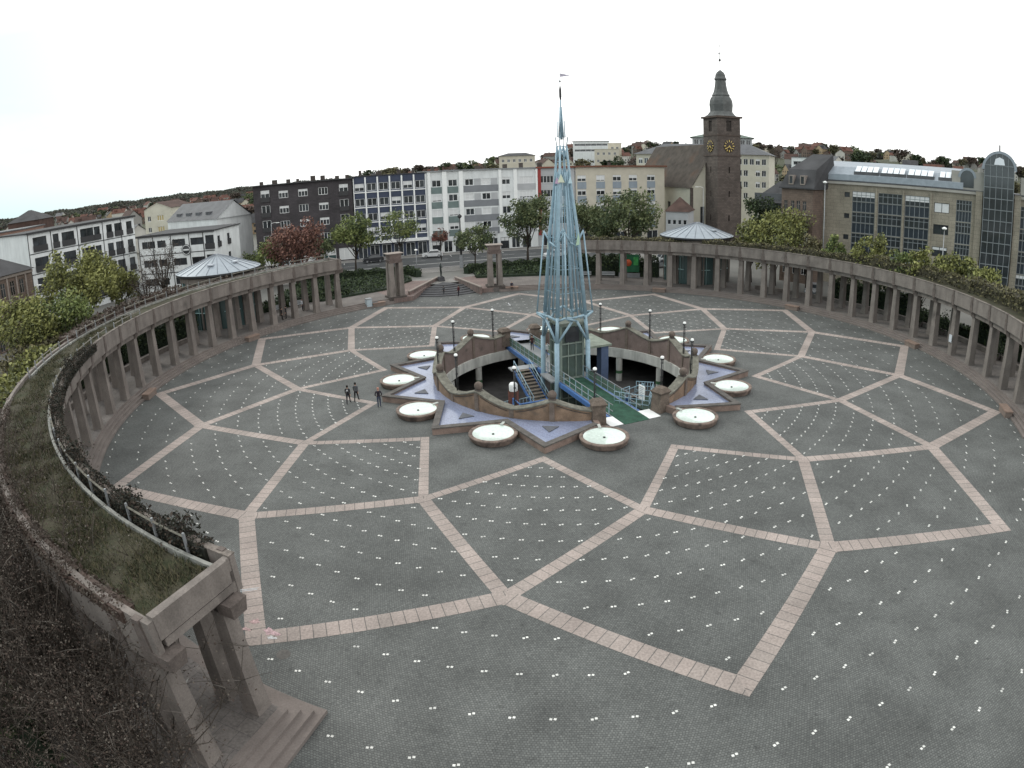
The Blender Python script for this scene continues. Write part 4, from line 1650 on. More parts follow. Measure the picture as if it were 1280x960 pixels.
roof_dk = mat('dark_roofing', (.055, .055, .058), .9, .25, .4, fine=.15)
roof_red = mat('red_roof_tiles', (.105, .050, .038), .9, .28, .5, fine=.2)
roof_rb = mat('redbrown_roof_tiles', (.070, .043, .036), .9, .3, .5, fine=.2)
roof_slate = mat('grey_slate', (.095, .098, .105), .7, .2, .6, fine=.15)
brown_clad = brick_mat('dark_brown_cladding', (.062, .056, .060), (.049, .045, .048), (.036, .033, .035), .9, .32, .02, coord='xyz')
cream = mat('cream_render', (.50, .465, .385), .9, .07, .6, fine=.05)
creamw = mat('pale_cream_render', (.50, .48, .40), .9, .07, .6, fine=.04)
white_r = mat('white_render', (.62, .64, .64), .9, .06, .6, fine=.05, streak=.05)
ltgrey = mat('light_grey_render', (.40, .41, .42), .9, .07, .6, fine=.04)
midgrey = mat('mid_grey_panel', (.20, .21, .225), .9, .08, .6)
bluepan = mat('violet_blue_panel', (.050, .062, .098), .7, .12, 1)
greenpan = mat('grey_green_panel', (.15, .195, .19), .8, .1, 1)
bluegrey = mat('blue_grey_panel', (.25, .29, .33), .8, .08, 1)
redstripe = mat('red_stripe', (.27, .05, .045), .8, .1, 1)
tan_stone = brick_mat('tan_stone_cladding', (.275, .25, .20), (.25, .225, .18), (.17, .155, .125), 1.2, .6, .025, coord='xyz')
rubble = brick_mat('brown_rubble_masonry', (.118, .096, .085), (.080, .066, .058), (.058, .049, .044), .75, .36, .03, coord='xyz')
ashlar = brick_mat('pink_brown_ashlar', (.155, .115, .093), (.12, .09, .075), (.085, .068, .058), .7, .35, .02, coord='xyz')
yellowish = mat('yellow_render', (.40, .33, .17), .9, .08, .6)
darkglass = mat('tinted_glass', (.034, .040, .044), .07, .25, .6, spec=.8)
spandrel = mat('dark_spandrel', (.030, .038, .048), .2, .15, 1, spec=.5)

RP0 = Vector((-68.6, 72.7))
rdir = Vector((math.cos(UA), math.sin(UA)))


def rowx(px):
    """position along the street front seen at bearing of picture column px"""
    az = R(-27.6 + (px - 316) * .0714)
    # intersection of the bearing from the camera with the street front line
    d = Vector((math.sin(az), math.cos(az)))
    o = Vector((0, -CAM_D))
    den = d.x * rdir.y - d.y * rdir.x
    q = RP0 - o
    k = (q.x * rdir.y - q.y * rdir.x) / den
    p = o + d * k
    return (p - RP0).dot(rdir)


def rowp(tt):
    p = RP0 + rdir * tt
    return (p.x, p.y)


def row_building(name, label, px0, px1, z1, depth, wall, side=None):
    a, b = rowx(px0), rowx(px1)
    bb = Building(name, label, 'building', rowp(a), rowp(b - .05), PZ, z1, depth, wall, side=side)
    bb.px = lambda p: rowx(p) - a
    return bb


# dark brown apartment house
b = row_building('apartment_house', 'dark brown five storey apartment house with white windows and many chimneys', 316, 440, 19.3, 13, brown_clad)
for ri, z in enumerate((16.2, 12.75, 9.35, 5.9)):
    for ci, fx in enumerate((.12, .307, .505, .707, .913)):
        if ci in (0, 4):
            b.win(b.W * fx - 1.0, z - .55, 2.0, 2.6, '2r' if ri else '2ra')
        else:
            b.win(b.W * fx - 1.1, z, 2.15, 1.65, '3a' if (ri + ci) % 3 else '3')
for k, (fx, w_) in enumerate(((.06, 3.4), (.26, 3.0), (.46, 3.0), (.64, 3.6), (.83, 3.6))):
    b.win(b.W * fx, 1.0, w_, 2.7, '2b' if k % 2 else '3d', fm=whitep, gm_=MATS['teal_glass'])
b.finish('flat', roof_dk, over=.6, chimneys=8, seed=4)
# blue and white grid block
b = row_building('office_block', 'white gridded block with violet blue panels and many windows', 441, 532, 19.6, 13, bluepan)
xs = [b.W * i / 6 for i in range(7)]
for i in range(6):
    for ri, z in enumerate((16.3, 12.85, 9.4, 6.2)):
        b.win(xs[i] + .32, z, xs[i + 1] - xs[i] - .64, 1.7, '2' + ('' if (i * 7 + ri * 3) % 4 else 'b'))
    b.win(xs[i] + .32, .75, xs[i + 1] - xs[i] - .64, 3.0, '2', fm=whitep)
for x in xs:
    MB().box(max(.0, x - .17), min(b.W, x + .17), -.34, -.003, 3.6 + .4, 18.7).build('white_fin', whitep, b.t)
for z in (15.95, 12.5, 9.05, 5.85):
    b.panel('sill_band', 0, b.W, z - .1, z + .12, whitep, -.16, .155)
b.panel('shop_canopy', -.1, b.W, 4.1, 4.75, whitep, -.9, .88)
b.finish('flat', roof_dk, over=.2, chimneys=4, seed=8)
# white and green, grey banded block
b = row_building('apartment_block', 'long white grey and green banded apartment block with flat roof', 532.3, 671, 19.75, 13, white_r)
X = b.px
for (a, c, mm) in ((538, 551.5, greenpan), (558.5, 572, greenpan), (578.5, 622, midgrey), (646, 668.5, ltgrey)):
    for z in (14.7, 11.25, 7.75, 4.6):
        b.panel('colour_panel', X(a), X(c), z - .1, z + 1.45, mm, -.035, .035)
for cxp, w_ in ((545, 12), (565.4, 12)):
    for ri, z in enumerate((16.2, 12.75, 9.25, 6.1)):
        b.win(X(cxp) - 1.05, z, 2.1, 1.55, ('2', '2c', '2d', '2d')[ri] if cxp < 560 else ('2', '2', '2c', '2b')[ri])
for k, cxp in enumerate((586, 607)):
    for ri, z in enumerate((16.2, 12.75, 9.25, 6.1)):
        dk_ = (ri + k) % 2 == 0
        b.win(X(cxp) - 1.0, z, 2.0, 1.5, '2' if dk_ else '2d')
        b.panel('shutter_band', X(cxp) + 1.15, X(cxp) + 2.7, z - .05, z + 1.55, ltgrey, -.05, .05)
for cxp in (632, 657):
    for ri, z in enumerate((16.1, 12.7, 9.2, 6.0)):
        b.win(X(cxp) - (1.0 if cxp < 640 else 1.7), z, 2.0 if cxp < 640 else 3.4, 1.7, ('2a', '2b', '2', '2')[ri] if cxp < 640 else ('3d', '4c', '4', '4b')[ri])
for (a, c) in ((534, 537.5), (552, 557.5), (573, 578), (622.5, 626), (641, 645.5), (668.8, 671)):
    MB().box(X(a), X(c), -.3, -.003, 4.2, 19.0).build('white_pier', whitep, b.t)
for k in range(9):
    b.win(.8 + k * (b.W - 2) / 9, .8, (b.W - 2) / 9 - .7, 2.7, '2' if k % 3 else '2a', fm=whitep if k % 2 else dark_metal)
b.panel('red_shop_sign', X(536), X(556), 3.75, 4.6, mat('dull_red_sign', (.13, .04, .035), .8, .2, 2), -.30, .28)
b.panel('pale_shop_sign', X(604), X(619), 4.3, 5.1, ltgrey, -.30, .28)
b.finish('flat', mat('grey_roof_edge', (.25, .26, .27), .8, .1, 1), over=.45, chimneys=5, seed=3)
# red striped grey block
b = row_building('apartment_block', 'grey balconied apartment block with a tall red stripe, behind the spire', 671.3, 717, 19.8, 13, ltgrey)
X = b.px
b.panel('red_stripe', 0, X(675.2), 3.5, 19.6, redstripe, -.25, .25)
for cxp, w_ in ((683, 3.4), (704, 3.0)):
    for ri, z in enumerate((16.1, 12.7, 9.2, 6.0)):
        b.win(X(cxp) - w_ / 2, z, w_, 1.75, '4s' if ri != 2 else '4cs')
for k in range(3):
    b.win(1.2 + k * 3.1, .8, 2.4, 2.7, '2')
b.finish('flat', roof_rb, over=.45, chimneys=2, seed=5, fas=mat('red_fascia', (.20, .07, .05), .9, .1, 2))
# tan block
b = row_building('apartment_block', 'cream apartment block with blue grey window strips left of the church', 717.3, 830, 19.9, 12, cream)
X = b.px
for i, cxp in enumerate((726.5, 750, 770.5, 790.5, 813)):
    for ri, z in enumerate((16.25, 12.8, 9.35, 6.0)):
        st = '2c' if (ri, i) in ((0, 1),) else ('2b' if (i + ri) % 3 == 0 else '2a')
        b.win(X(cxp) - 1.15, z, 2.3, 1.5, st + 's')
        b.panel('blue_grey_panel', X(cxp) - 1.2, X(cxp) + 1.2, z - 1.85, z - .15, bluegrey, -.03, .03)
for k in range(5):
    b.win(1.5 + k * 4.6, .8, 3.2, 2.6, '2')
b.finish('flat', roof_rb, over=.5, chimneys=1, seed=9, fas=mat('rust_fascia', (.16, .075, .05), .9, .1, 2))

# ---- church
p0 = Vector(cp(11.5, 163))
ud = Vector((math.cos(R(18.4)), math.sin(R(18.4))))
vd = Vector((-ud.y, ud.x))
p1 = p0 + ud * 14.8
b = Building('church', 'white walled church with steep tiled roof and brown stone clock tower', 'church', tuple(p0), tuple(p1), PZ, 14.5, 34, creamw)
for k in range(5):
    b.win(3 + k * 6, 4.5, 1.6, 6, '2g', fm=stone_dk, face='l')
b.win(2.6, 5.2, 1.3, 4.6, '2g', fm=stone_dk)
b.win(12.2, 5.2, 1.2, 4.6, '2g', fm=stone_dk)
ch = b.finish('cross', mat('old_roof_tiles', (.060, .050, .042), .9, .3, .6, stain=((.12, .062, .036), .12, .56), fine=.25), rh=11.4, over=.5)
m = MB()
m.box(-.25, .25, -.12, 14.4, -1, 13.7)
m.box(-.22, .22, -.12, .3, -1, 13.7)
m.lathe([(1.9, .0), (1.9, .01)], 4)
MB().box(1.6, 4.7, -.5, .0, 0, 3.0).build('porch', stone_dk, ch)
MB().lathe([(1.55, 0), (1.2, 1.0), (.5, 1.5), (.01, 1.55)], 16, (3.15, -.2)).build('porch_arch', stone_dk, ch).location.z = 3.0
MB().box(-.35, .35, -.25, .25, -1, 13.9).build('corner_pilaster', rubble, ch)
MB().box(14.45, 15.15, -.25, .25, -1, 13.9).build('corner_pilaster', rubble, ch)
# tower, side 6.8
S = 6.8
tx = p0 + ud * 5.2 - vd * .4
tc = cp(13.85, 160)
tw = link('tower', None, ch)
lx, ly = (Vector(tc) - p0).dot(ud), (Vector(tc) - p0).dot(vd)
tw.location = (lx, ly, 0)
def Z(z):
    return z - PZ
m = MB()
ops = [(S / 2 - .75, S / 2 + .75, Z(28.9), Z(31.6))]
for q in (6.5, 12.5, 18.5):
    ops.append((S / 2 - .18, S / 2 + .18, Z(q), Z(q + 1.5)))
for face in range(4):
    q = MB()
    wall_front(q, S, -3, Z(32.4), ops, .5)
    rot = Matrix.Translation((S / 2, S / 2, 0)) @ Matrix.Rotation(R(90 * face), 4, 'Z') @ Matrix.Translation((-S / 2, -S / 2, 0))
    m.mesh([rot @ Vector(v) for v in q.v], q.f)
m.build('tower_wall', rubble, tw)
for z, o_, h_ in ((22.7, .14, .3), (27.75, .12, .28), (32.3, .45, .45)):
    MB().box(-o_, S + o_, -o_, S + o_, Z(z), Z(z + h_)).build('cornice', mat('cornice_stone', (.085, .065, .055), .9, .2, 1), tw)
for face in range(2):
    arch = MB()
    rot = Matrix.Translation((S / 2, S / 2, 0)) @ Matrix.Rotation(R(-90 * face), 4, 'Z') @ Matrix.Translation((-S / 2, -S / 2, 0))
    P = [(-.75, 0), (.75, 0)] + [(.75 * math.cos(R(a)), 2.7 + .75 * math.sin(R(a))) for a in range(0, 181, 20)]
    V = [rot @ Vector((S / 2 + x, .12 if z < 2.6 else -.012, Z(28.9) + z)) for x, z in P[2:]]
    n_ = len(arch.v)
    arch.face([rot @ Vector((S / 2 + x, -.012, Z(28.9) + z)) for x, z in P[2:]])
    for i in range(10):
        z = 28.95 + i * .27
        arch.face([rot @ Vector((S / 2 - .74, .15, Z(z))), rot @ Vector((S / 2 + .74, .15, Z(z))), rot @ Vector((S / 2 + .74, .32, Z(z + .18))), rot @ Vector((S / 2 - .74, .32, Z(z + .18)))])
    arch.build('belfry_louvres', stone_dk, tw)
gold = mat('gilding', (.62, .47, .16), .4, .1, 5, metal=.4)
for face in range(2):
    rot = Matrix.Translation((S / 2, S / 2, Z(25.25))) @ Matrix.Rotation(R(-90 * face), 4, 'Z') @ Matrix.Translation((0, -S / 2 - .02, 0))
    rh_ = Matrix.Rotation(R(90), 4, 'X')
    d_ = MB().lathe([(1.62, 0), (1.62, .05), (.01, .05)], 32).build('clock_face', mat('dark_dial', (.055, .042, .036), .8, .1, 3), tw)
    d_.matrix_local = rot @ rh_
    for h in range(12):
        a = R(h * 30)
        wv = .14 if h % 3 else .2
        M = Matrix.Rotation(a, 4, 'Z')
        MB().box(-wv / 2, wv / 2, 1.0, 1.52, .055, .09, 0, M).build('hour_mark', gold, d_)
    for ang, L_, wv, z_ in ((-(4 + 39 / 60) * 30, .85, .2, .10), (-39 * 6, 1.3, .14, .15)):
        M = Matrix.Rotation(R(ang), 4, 'Z')
        MB().box(-wv / 2, wv / 2, -.15, L_, z_, z_ + .04, 0, M).build('clock_hand', gold, d_)
m = MB()
cx = S / 2
prof = [(88, 427), (74, 418), (60, 402), (61, 385), (63, 368), (61, 350), (55, 335), (46, 325), (49, 322), (41, 310), (35, 292), (31, 270), (28.5, 248), (34, 241), (33, 238), (28, 230), (26, 218), (19, 206), (8, 198), (3, 195)]
m.lathe([(p * .0518 * .93, Z(32.75 + (427 - q) * .0518)) for p, q in prof], 8, (cx, cx), rot=22.5, smooth=False)
m.build('onion_dome', mat('green_grey_copper', (.098, .102, .100), .7, .2, 1.2, fine=.15), tw)
m = MB()
m.tube([(cx, cx, Z(44.6)), (cx, cx, Z(51.2))], .09, 6, r1=.05)
m.ball((cx, cx, Z(47.4)), .33, 1)
m.box(cx - .55, cx + .55, cx - .05, cx + .05, Z(49.0), Z(49.12))
m.box(cx - .03, cx + .03, cx - .35, cx + .35, Z(49.2), Z(49.28))
m.box(cx - .18, cx + .18, cx - .04, cx + .04, Z(51.), Z(51.25))
m.build('spire_cross', [dark_metal, dark_metal], tw)

# small grey annex before the church
q0, q1 = Vector(cp(9.2, 150)), Vector(cp(11.2, 149))
b = Building('annex_house', 'small grey house with dark roof between cream block and church', 'building', tuple(q0), tuple(q1), PZ, 9.4, 8, ltgrey)
for z in (6.4, 3.2):
    for k in range(4):
        b.win(.4 + k * 1.25, z, .8, 1.1, '1')
b.finish('hip', roof_rb, rh=3.2)
# long institution behind the church
b = Building('school_building', 'long cream school building with grey hipped roof behind the church', 'building', cp(6.6, 216), cp(18.4, 206), 3, 24.2, 16, creamw)
for z in (21.0, 17.4, 13.8, 10.2):
    n = 22
    for k in range(n):
        if z < 20 and k % 3 == 1:
            continue
        b.win(.8 + k * (b.W - 1.2) / n, z, (b.W - 1.2) / n - .55, 1.9, '2' if k % 4 else '2a')
b.finish('hip', roof_slate, rh=3.6, over=.8)
b = Building('hilltop_pavilion', 'flat roofed glazed building on the hill behind the clock tower', 'building', cp(11.6, 330), cp(16.9, 330), 15, 35.4, 14, ltgrey)
for z in (31.5, 27):
    for k in range(10):
        b.win(.9 + k * 2.95, z, 2.3, 2.9, '2')
b.finish('hip', mat('patina_roof', (.11, .14, .12), .8, .1, .5), rh=2.2, over=1.4)
b = Building('hilltop_hospital', 'long white building with window bands on the hilltop left of the cream villa', 'building', cp(1.0, 430), cp(4.2, 430), 20, 37.5, 12, white_r)
for z in (34.4, 30.6):
    b.win(1.0, z, b.W - 2, 1.5, '6')
b.finish('flat', roof_slate, over=.5)
b = Building('hilltop_villa', 'stepped cream villa with small tower on the hilltop', 'building', cp(2.9, 395), cp(5.1, 395), 14, 31, 12, cream)
for k in range(4):
    b.win(1.5 + k * 3.4, 27.5, 1.5, 1.6, '2')
    b.win(1.5 + k * 3.4, 23, 1.5, 1.6, '2')
b.finish('flat', cream, over=.2)
b = Building('hilltop_tower_house', 'cream tower block with dark pyramid roof on the hilltop', 'building', cp(4.1, 405), cp(5.3, 405), 14, 35, 8, cream)
b.win(2, 31, 1.6, 1.8, '2'); b.win(5, 31, 1.6, 1.8, '2')
b.finish('flat', cream, over=.2)
b = Building('hillside_house', 'yellow house with flat roof on the hill above the cream block', 'building', cp(-5.6, 300), cp(-2.4, 300), 8, 26.0, 9, cream)
for k in range(6):
    b.win(1.2 + k * 2.6, 23, 1.3, 1.4, '2')
b.finish('hip', roof_dk, rh=1.4, over=.5)
b = Building('white_commercial_house', 'white flat roofed house on the slope right of the clock tower', 'building', cp(20.4, 260), cp(22.6, 255), 8, 25.0, 10, white_r)
for z in (22, 18.5):
    b.win(.8, z, 8.2, 1.5, '4')
b.finish('flat', roof_slate, over=.3)
# white house with slate storey right of the tower
b = Building('town_house', 'white town house with grey slate upper storey right of the clock tower', 'building', cp(17.2, 142), cp(20.2, 139), PZ, 12.6, 10, creamw)
for k in range(3):
    b.win(.9 + k * 2.5, 9.9, 1.0, 1.7, '2'); b.win(.9 + k * 2.5, 6.5, 1.0, 1.7, '2'); b.win(.9 + k * 2.5, 3, 1.0, 1.7, '2')
b.panel('slate_storey', -.1, b.W + .1, 11.9, 14.6, roof_slate, -.2, .2)
b.finish('hip', roof_dk, rh=4.6, over=.9)
# brown stone house and the bank
b = Building('courthouse', 'brown sandstone house with dark mansard roof and arched windows', 'building', cp(19.55, 112), cp(22.35, 109.2), PZ, 16.6, 4.1, ashlar)
for k, x in enumerate((.45, 1.8, 2.9, 4.1)):
    b.win(x, 13.0, .72, 1.6, '2xs', fm=stone_lt)
for k, (x, w_) in enumerate(((1.3, .9), (3.2, 1.1), (4.6, .7))):
    b.win(x, 7.2, w_, 3.1, '2xs', fm=frame_w)
    m = MB()
    m.face([(x + w_ / 2 + w_ / 2 * math.cos(R(q)), -.012, 10.3 - PZ + w_ / 2 * math.sin(R(q))) for q in range(0, 181, 20)])
    m.build('arched_light', glass, b.t)
for k, x in enumerate((.6, 2.5, 4.2)):
    b.win(x, 2.2, 1.0, 2.6, '2')
b.panel('stone_balcony', 3.6, 5.2, 10.9, 11.4, stone_dk, -.9, .9)
b.panel('string_course', -.1, b.W + .1, 12.2, 12.4, stone_lt, -.12, .12)
bt = b.finish('flat', roof_dk, over=.35)
m = MB()
m.mesh([(-.3, -.3, 16.1), (b.W + .3, -.3, 16.1), (b.W + .3, 9, 16.1), (-3, 9, 16.1), (.6, 1.6, 19.2), (b.W - .2, 1.6, 19.2), (b.W + .5, 7, 22.0), (2.6, 7, 22.0)],
       [(0, 1, 5, 4), (1, 2, 6, 5), (3, 0, 4, 7), (4, 5, 6, 7), (2, 3, 7, 6)])
m.build('mansard', roof_dk, bt)
for x in (1.4, 3.6):
    dd = MB().box(x, x + .9, -.1, 1.2, 16.6, 18.2).build('dormer', stone_lt, bt)
    MB().box(x + .18, x + .72, -.13, -.1, 16.8, 18.0).build('dormer_pane', glass, dd)

p0 = Vector(cp(21.9, 115))
dB = Vector((.772, -.637))
LB = 44.
b = Building('bank_building', 'large tan stone office building with dark glass bays and grey metal roof on the right', 'building', tuple(p0), tuple(p0 + dB * LB), PZ, 18.2, 22, tan_stone)
def ub(cpx):                     # from the survey of the facade
    return (cpx - 200) / 730 * 25.9
b.u = ub
for z in (15.6, 12.0, 8.4, 4.8):
    b.win(ub(390), z, .95, .85, '1', fm=dark_metal)
steel = mat('pale_mullions', (.19, .21, .22), .5, .1, 3)
for (xa, xb) in ((430, 545), (561, 680), (694, 815), (945, 1028), (1290, 1390)):
    if xb > 900:
        xa, xb = 945 + (xa - 945) * .9, 945 + (xb - 945) * .9
    for fi, z in enumerate((13.2, 9.65, 6.1, 2.55)):
        w_ = ub(xb) - ub(xa)
        b.win(ub(xa), z + 1.75, w_, 1.72, '5x' + ('b' if (fi == 0 and xa in (430, 694)) else ('a' if fi == 3 else '')), fm=steel, gm_=darkglass)
        b.win(ub(xa), z, w_, 1.72, '5', fm=steel, gm_=spandrel)
for z, st in ((13.3, 'd'), (9.8, ''), (6.2, 'a')):
    b.win(ub(838), z + 1.0, ub(912) - ub(838), 1.6, '2' + st, fm=dark_metal, gm_=darkglass)
for xa in (552, 687, 822):
    b.panel('stone_fin', ub(xa) - .16, ub(xa) + .16, .8, 17.4, tan_stone, -.22, .218)
b.panel('eaves_band', -.2, LB, 17.75, 18.15, mat('pale_band', (.33, .32, .29), .8, .1, 1), -.3, .3)
bt = b.finish('flat', roof_slate, over=.1)
m = MB()
H = 17.72
prof = [(-.15, H), (-.1, H + 1.0), (1.8, H + 2.3), (5.5, H + 3.3), (22.2, H + 3.6)]
V = []
for (y, z) in prof:
    V += [(-.15 + max(0, y) * .35, y, z), (27.5, y, z)]
m.mesh(V, [(2 * i, 2 * i + 1, 2 * i + 3, 2 * i + 2) for i in range(4)])
m.mesh([V[0], V[2], V[4], V[6], V[8], (-.15, 22, H)], [(0, 1, 2, 3, 4, 5)])
m.mesh([V[1], V[3], V[5], V[7], V[9], (27.5, 22, H)], [(5, 4, 3, 2, 1, 0)])
rf = m.build('metal_roof', zinc, bt)
for k, (xa, xb) in enumerate(((440, 558), (572, 690), (704, 830), (858, 915))):
    x0, x1 = ub(xa), ub(xb)
    MB().box(x0 - .15, x1 + .15, -.02, 2.5, H + .95, H + 1.6).build('dormer_band', roof_slate, rf)
    n = 4 if k < 3 else 2
    for i in range(n):
        a, c = x0 + (x1 - x0) * i / n + .08, x0 + (x1 - x0) * (i + 1) / n - .08
        MB().mesh([(a, -.06, H + 1.62), (c, -.06, H + 1.62), (c, 1.5, H + 2.55), (a, 1.5, H + 2.55)], [(0, 1, 2, 3)]).build('skylight_pane', MATS['skylight_pane'], rf)
# arched dormer and barrel topped glass tower
xa = ub(945) + .2
m = MB()
wd_ = 3.2
m.box(xa - 1.2, xa + 4.6, .0, 6, H, H + 2.9)
m.mesh([(xa - .2, -.05, H), (xa + wd_ - .3, -.05, H)] , [])
m.build('gable_block', MATS['pale_band'], bt)
m = MB()
P = [(-1.15, 0), (1.15, 0)] + [(1.15 * math.cos(R(q)), 1.6 + 1.15 * math.sin(R(q))) for q in range(0, 181, 15)]
m.face([(xa + 1.5 + x, -.04, H + .3 + z) for x, z in P])
m.build('arched_window', darkglass, bt)
m = MB()
for i in range(12):
    a0_, a1_ = R(i * 15), R(i * 15 + 15)
    for ra_, rb_ in ((1.15, 1.55),):
        m.face([(xa + 1.5 + ra_ * math.cos(a0_), -.08, H + 1.9 + ra_ * math.sin(a0_)), (xa + 1.5 + rb_ * math.cos(a0_), -.08, H + 1.9 + rb_ * math.sin(a0_)),
                (xa + 1.5 + rb_ * math.cos(a1_), -.08, H + 1.9 + rb_ * math.sin(a1_)), (xa + 1.5 + ra_ * math.cos(a1_), -.08, H + 1.9 + ra_ * math.sin(a1_))])
m.build('arch_trim', zinc, bt)
xt = 33.6
gt = link('glass_tower', None, bt, (xt, -1.2, 0))
m = MB()
TW = 2.55
m.box(-TW, TW, 0, 3, -1, 21.2)
P = [(TW * math.cos(R(q)), 21.2 + TW * math.sin(R(q))) for q in range(0, 181, 12)]
for i in range(len(P) - 1):
    m.face([(P[i][0], 0, P[i][1]), (P[i + 1][0], 0, P[i + 1][1]), (P[i + 1][0], 16, P[i + 1][1]), (P[i][0], 16, P[i][1])], 0)
m.face([(x, 0, z) for x, z in P])
m.build('tower_glazing', darkglass, gt)
m = MB()
for i in range(6):
    x = -TW + .06 + i * (2 * TW - .12) / 5
    top = 21.2 + math.sqrt(max(0, TW ** 2 - x * x))
    m.box(x - .05, x + .05, -.09, -.003, -1, top)
for i in range(13):
    z = 1.2 + i * 1.72
    m.box(-TW, TW, -.085, -.004, z, z + .12)
m.build('mullions', steel, gt)
m = MB()
for i in range(len(P) - 1):
    k1 = 1.16
    A, B_ = P[i], P[i + 1]
    A2, B2 = (A[0] * k1, 21.2 + (A[1] - 21.2) * k1), (B_[0] * k1, 21.2 + (B_[1] - 21.2) * k1)
    m.face([(A[0], -.15, A[1]), (A2[0], -.15, A2[1]), (B2[0], -.15, B2[1]), (B_[0], -.15, B_[1])])
    m.face([(A2[0], -.15, A2[1]), (A2[0], 16, A2[1]), (B2[0], 16, B2[1]), (B2[0], -.15, B2[1])])
m.build('barrel_vault', zinc, gt)
for s_ in (-1, 1):
    MB().box(s_ * 3.3 - .55, s_ * 3.3 + .55, .6, 3, -1, 17.6).build('stone_pier', tan_stone, gt)
MB().mesh([(-.9, -.2, 22.0), (.9, -.2, 22.0), (.7, -.2, 22.9), (0, -.2, 23.2), (-.7, -.2, 22.9)], [(0, 1, 2, 3, 4)]).build('top_light', MATS['skylight_pane'], gt)
m = MB()
m.tube([(0, .2, 23.9), (0, .2, 25.1)], .12, 6)
m.build('finial', dark_metal, gt)
m = MB()
m.box(37.3, 44, 0, 5, H, H + 2.7)
m.build('gable_block', MATS['pale_band'], bt)

# left: modern white houses
def modern(name, label, p0, p1, z1, depth, floors, fh, cols, blk, seed, side_wins=2):
    b = Building(name, label, 'building', p0, p1, PZ, z1, depth, white_r)
    rn = random.Random(seed)
    for f_ in range(floors):
        z = z1 - fh * (f_ + 1) + .35
        for i, (x, w_, st) in enumerate(cols):
            hh = 2.45 if 'r' in st else 1.3
            b.win(x * b.W, z + (0 if 'r' in st else .9), w_ * 1.18, hh, st, fm=dark_metal)
        b.panel('dark_string_band', -.02, b.W, z - .42, z - .28, blk, -.06, .06)
    for x in (0., .2, .44, .68, .86):
        b.panel('dark_joint', x * b.W, x * b.W + .16, PZ, z1 - .1, blk, -.055, .055)
    for f_ in range(floors):
        for k in range(side_wins):
            b.win(1.5 + k * 4.5, z1 - fh * (f_ + 1) + .4, 1.2, 2.0, '1r', fm=dark_metal, face='r')
    return b.finish('flat', roof_dk, over=.3, fas=dark_metal)


blk = mat('anthracite_band', (.05, .052, .056), .8, .1, 1)
modern('apartment_block', 'white modern apartment block with black balconies and bands at far left', (-89.2, 21.8), (-82.6, 45.7), 16.2, 14, 4, 3.55,
       [(.045, 2.5, '2r'), (.22, 1.1, '1r'), (.3, 2.4, '2r'), (.47, 2.6, '2r'), (.6, 1.2, '1r'), (.72, 1.2, '1r'), (.80, 1.6, '2r'), (.92, 1.2, '1r')], blk, 2)
modern('apartment_block', 'low white modern block with black windows and round dark wall sign', cp(-38.2, 126), cp(-31.4, 118), 12.3, 12, 3, 3.5,
       [(.05, 1.4, '1'), (.13, 1.4, '1'), (.26, 1.6, '1'), (.46, 2.4, '2'), (.70, 2.4, '2'), (.89, 1.5, '1r')], blk, 3)
sg = MB().lathe([(1.0, 0), (1.0, .08), (.01, .08)], 24).build('round_sign', blk)
sg.rotation_euler = (R(90), 0, math.atan2(cp(-31.4, 118)[1] - cp(-38.2, 126)[1], cp(-31.4, 118)[0] - cp(-38.2, 126)[0]))
q_ = Vector(cp(-38.2, 126)).lerp(Vector(cp(-31.4, 118)), .64)
sg.location = (q_.x + .05, q_.y - .14, 9.3)
tag(sg, 'round dark sign with pale ring on the low white modern block', 'sign')
m = MB()
for i in range(24):
    a0_, a1_ = R(i * 15), R(i * 15 + 15)
    m.face([(.78 * math.cos(a0_), .78 * math.sin(a0_), .085), (.88 * math.cos(a0_), .88 * math.sin(a0_), .085), (.88 * math.cos(a1_), .88 * math.sin(a1_), .085), (.78 * math.cos(a1_), .78 * math.sin(a1_), .085)])
m.box(-.6, .6, -.13, .13, .082, .09)
m.build('sign_ring', white_r, sg)
b = Building('gabled_house', 'grey roofed long house with white gable behind the low white block', 'building', cp(-35.4, 166), cp(-31, 150), PZ, 12.9, 11, white_r)
for z in (9.6, 6.3):
    for k in range(6):
        b.win(1.2 + k * 3.1, z, 1.3, 1.5, '2')
bt = b.finish('gable', roof_slate, rh=3.9, over=.3)
for k in range(4):
    x = 2.5 + k * 4
    MB().box(x, x + 1.6, 1.2, 3.0, 12.4, 13.9).build('roof_dormer', roof_slate, bt)
b = Building('block_of_flats', 'yellowish block of flats with orange balconies beyond the grey roofed house', 'building', cp(-37.4, 182), cp(-35.0, 176), PZ, 16.2, 10, creamw)
for z in (13, 10, 7):
    b.win(1, z, 1.2, 1.4, '2'); b.win(4.4, z, 2.4, 1.5, '3', gm_=yellowish)
b.finish('cross', roof_rb, rh=1.8)
b = Building('school_house', 'ornate brown sandstone house with dark hipped roof at left edge', 'building', cp(-55, 96), cp(-48.0, 105), PZ, 11.5, 12, ashlar)
for z in (8.3, 4.2, .9):
    for k in range(7):
        b.win(.7 + k * 1.95, z, .95, 2.1, '2x', fm=stone_lt)
for k in range(8):
    b.panel('pale_pilaster', k * 1.95, k * 1.95 + .28, PZ, 11.2, stone_lt, -.10, .10)
b.panel('pale_string_course', -.1, b.W + .1, 7.2, 7.5, stone_lt, -.16, .16)
b.panel('pale_string_course', -.1, b.W + .1, 11.0, 11.4, stone_lt, -.22, .22)
b.finish('hip', roof_dk, rh=3.6, over=.5)
b = Building('factory_hall', 'flat roofed pinkish hall behind the ornate house at left edge', 'building', cp(-54, 158), cp(-48.2, 150), PZ, 16.6, 12, mat('pinkish_render', (.24, .15, .12), .9, .1, .6))
for z in (13.4, 9.6):
    for k in range(5):
        b.win(.8 + k * 3.2, z, 2.6, 1.5, '3b')
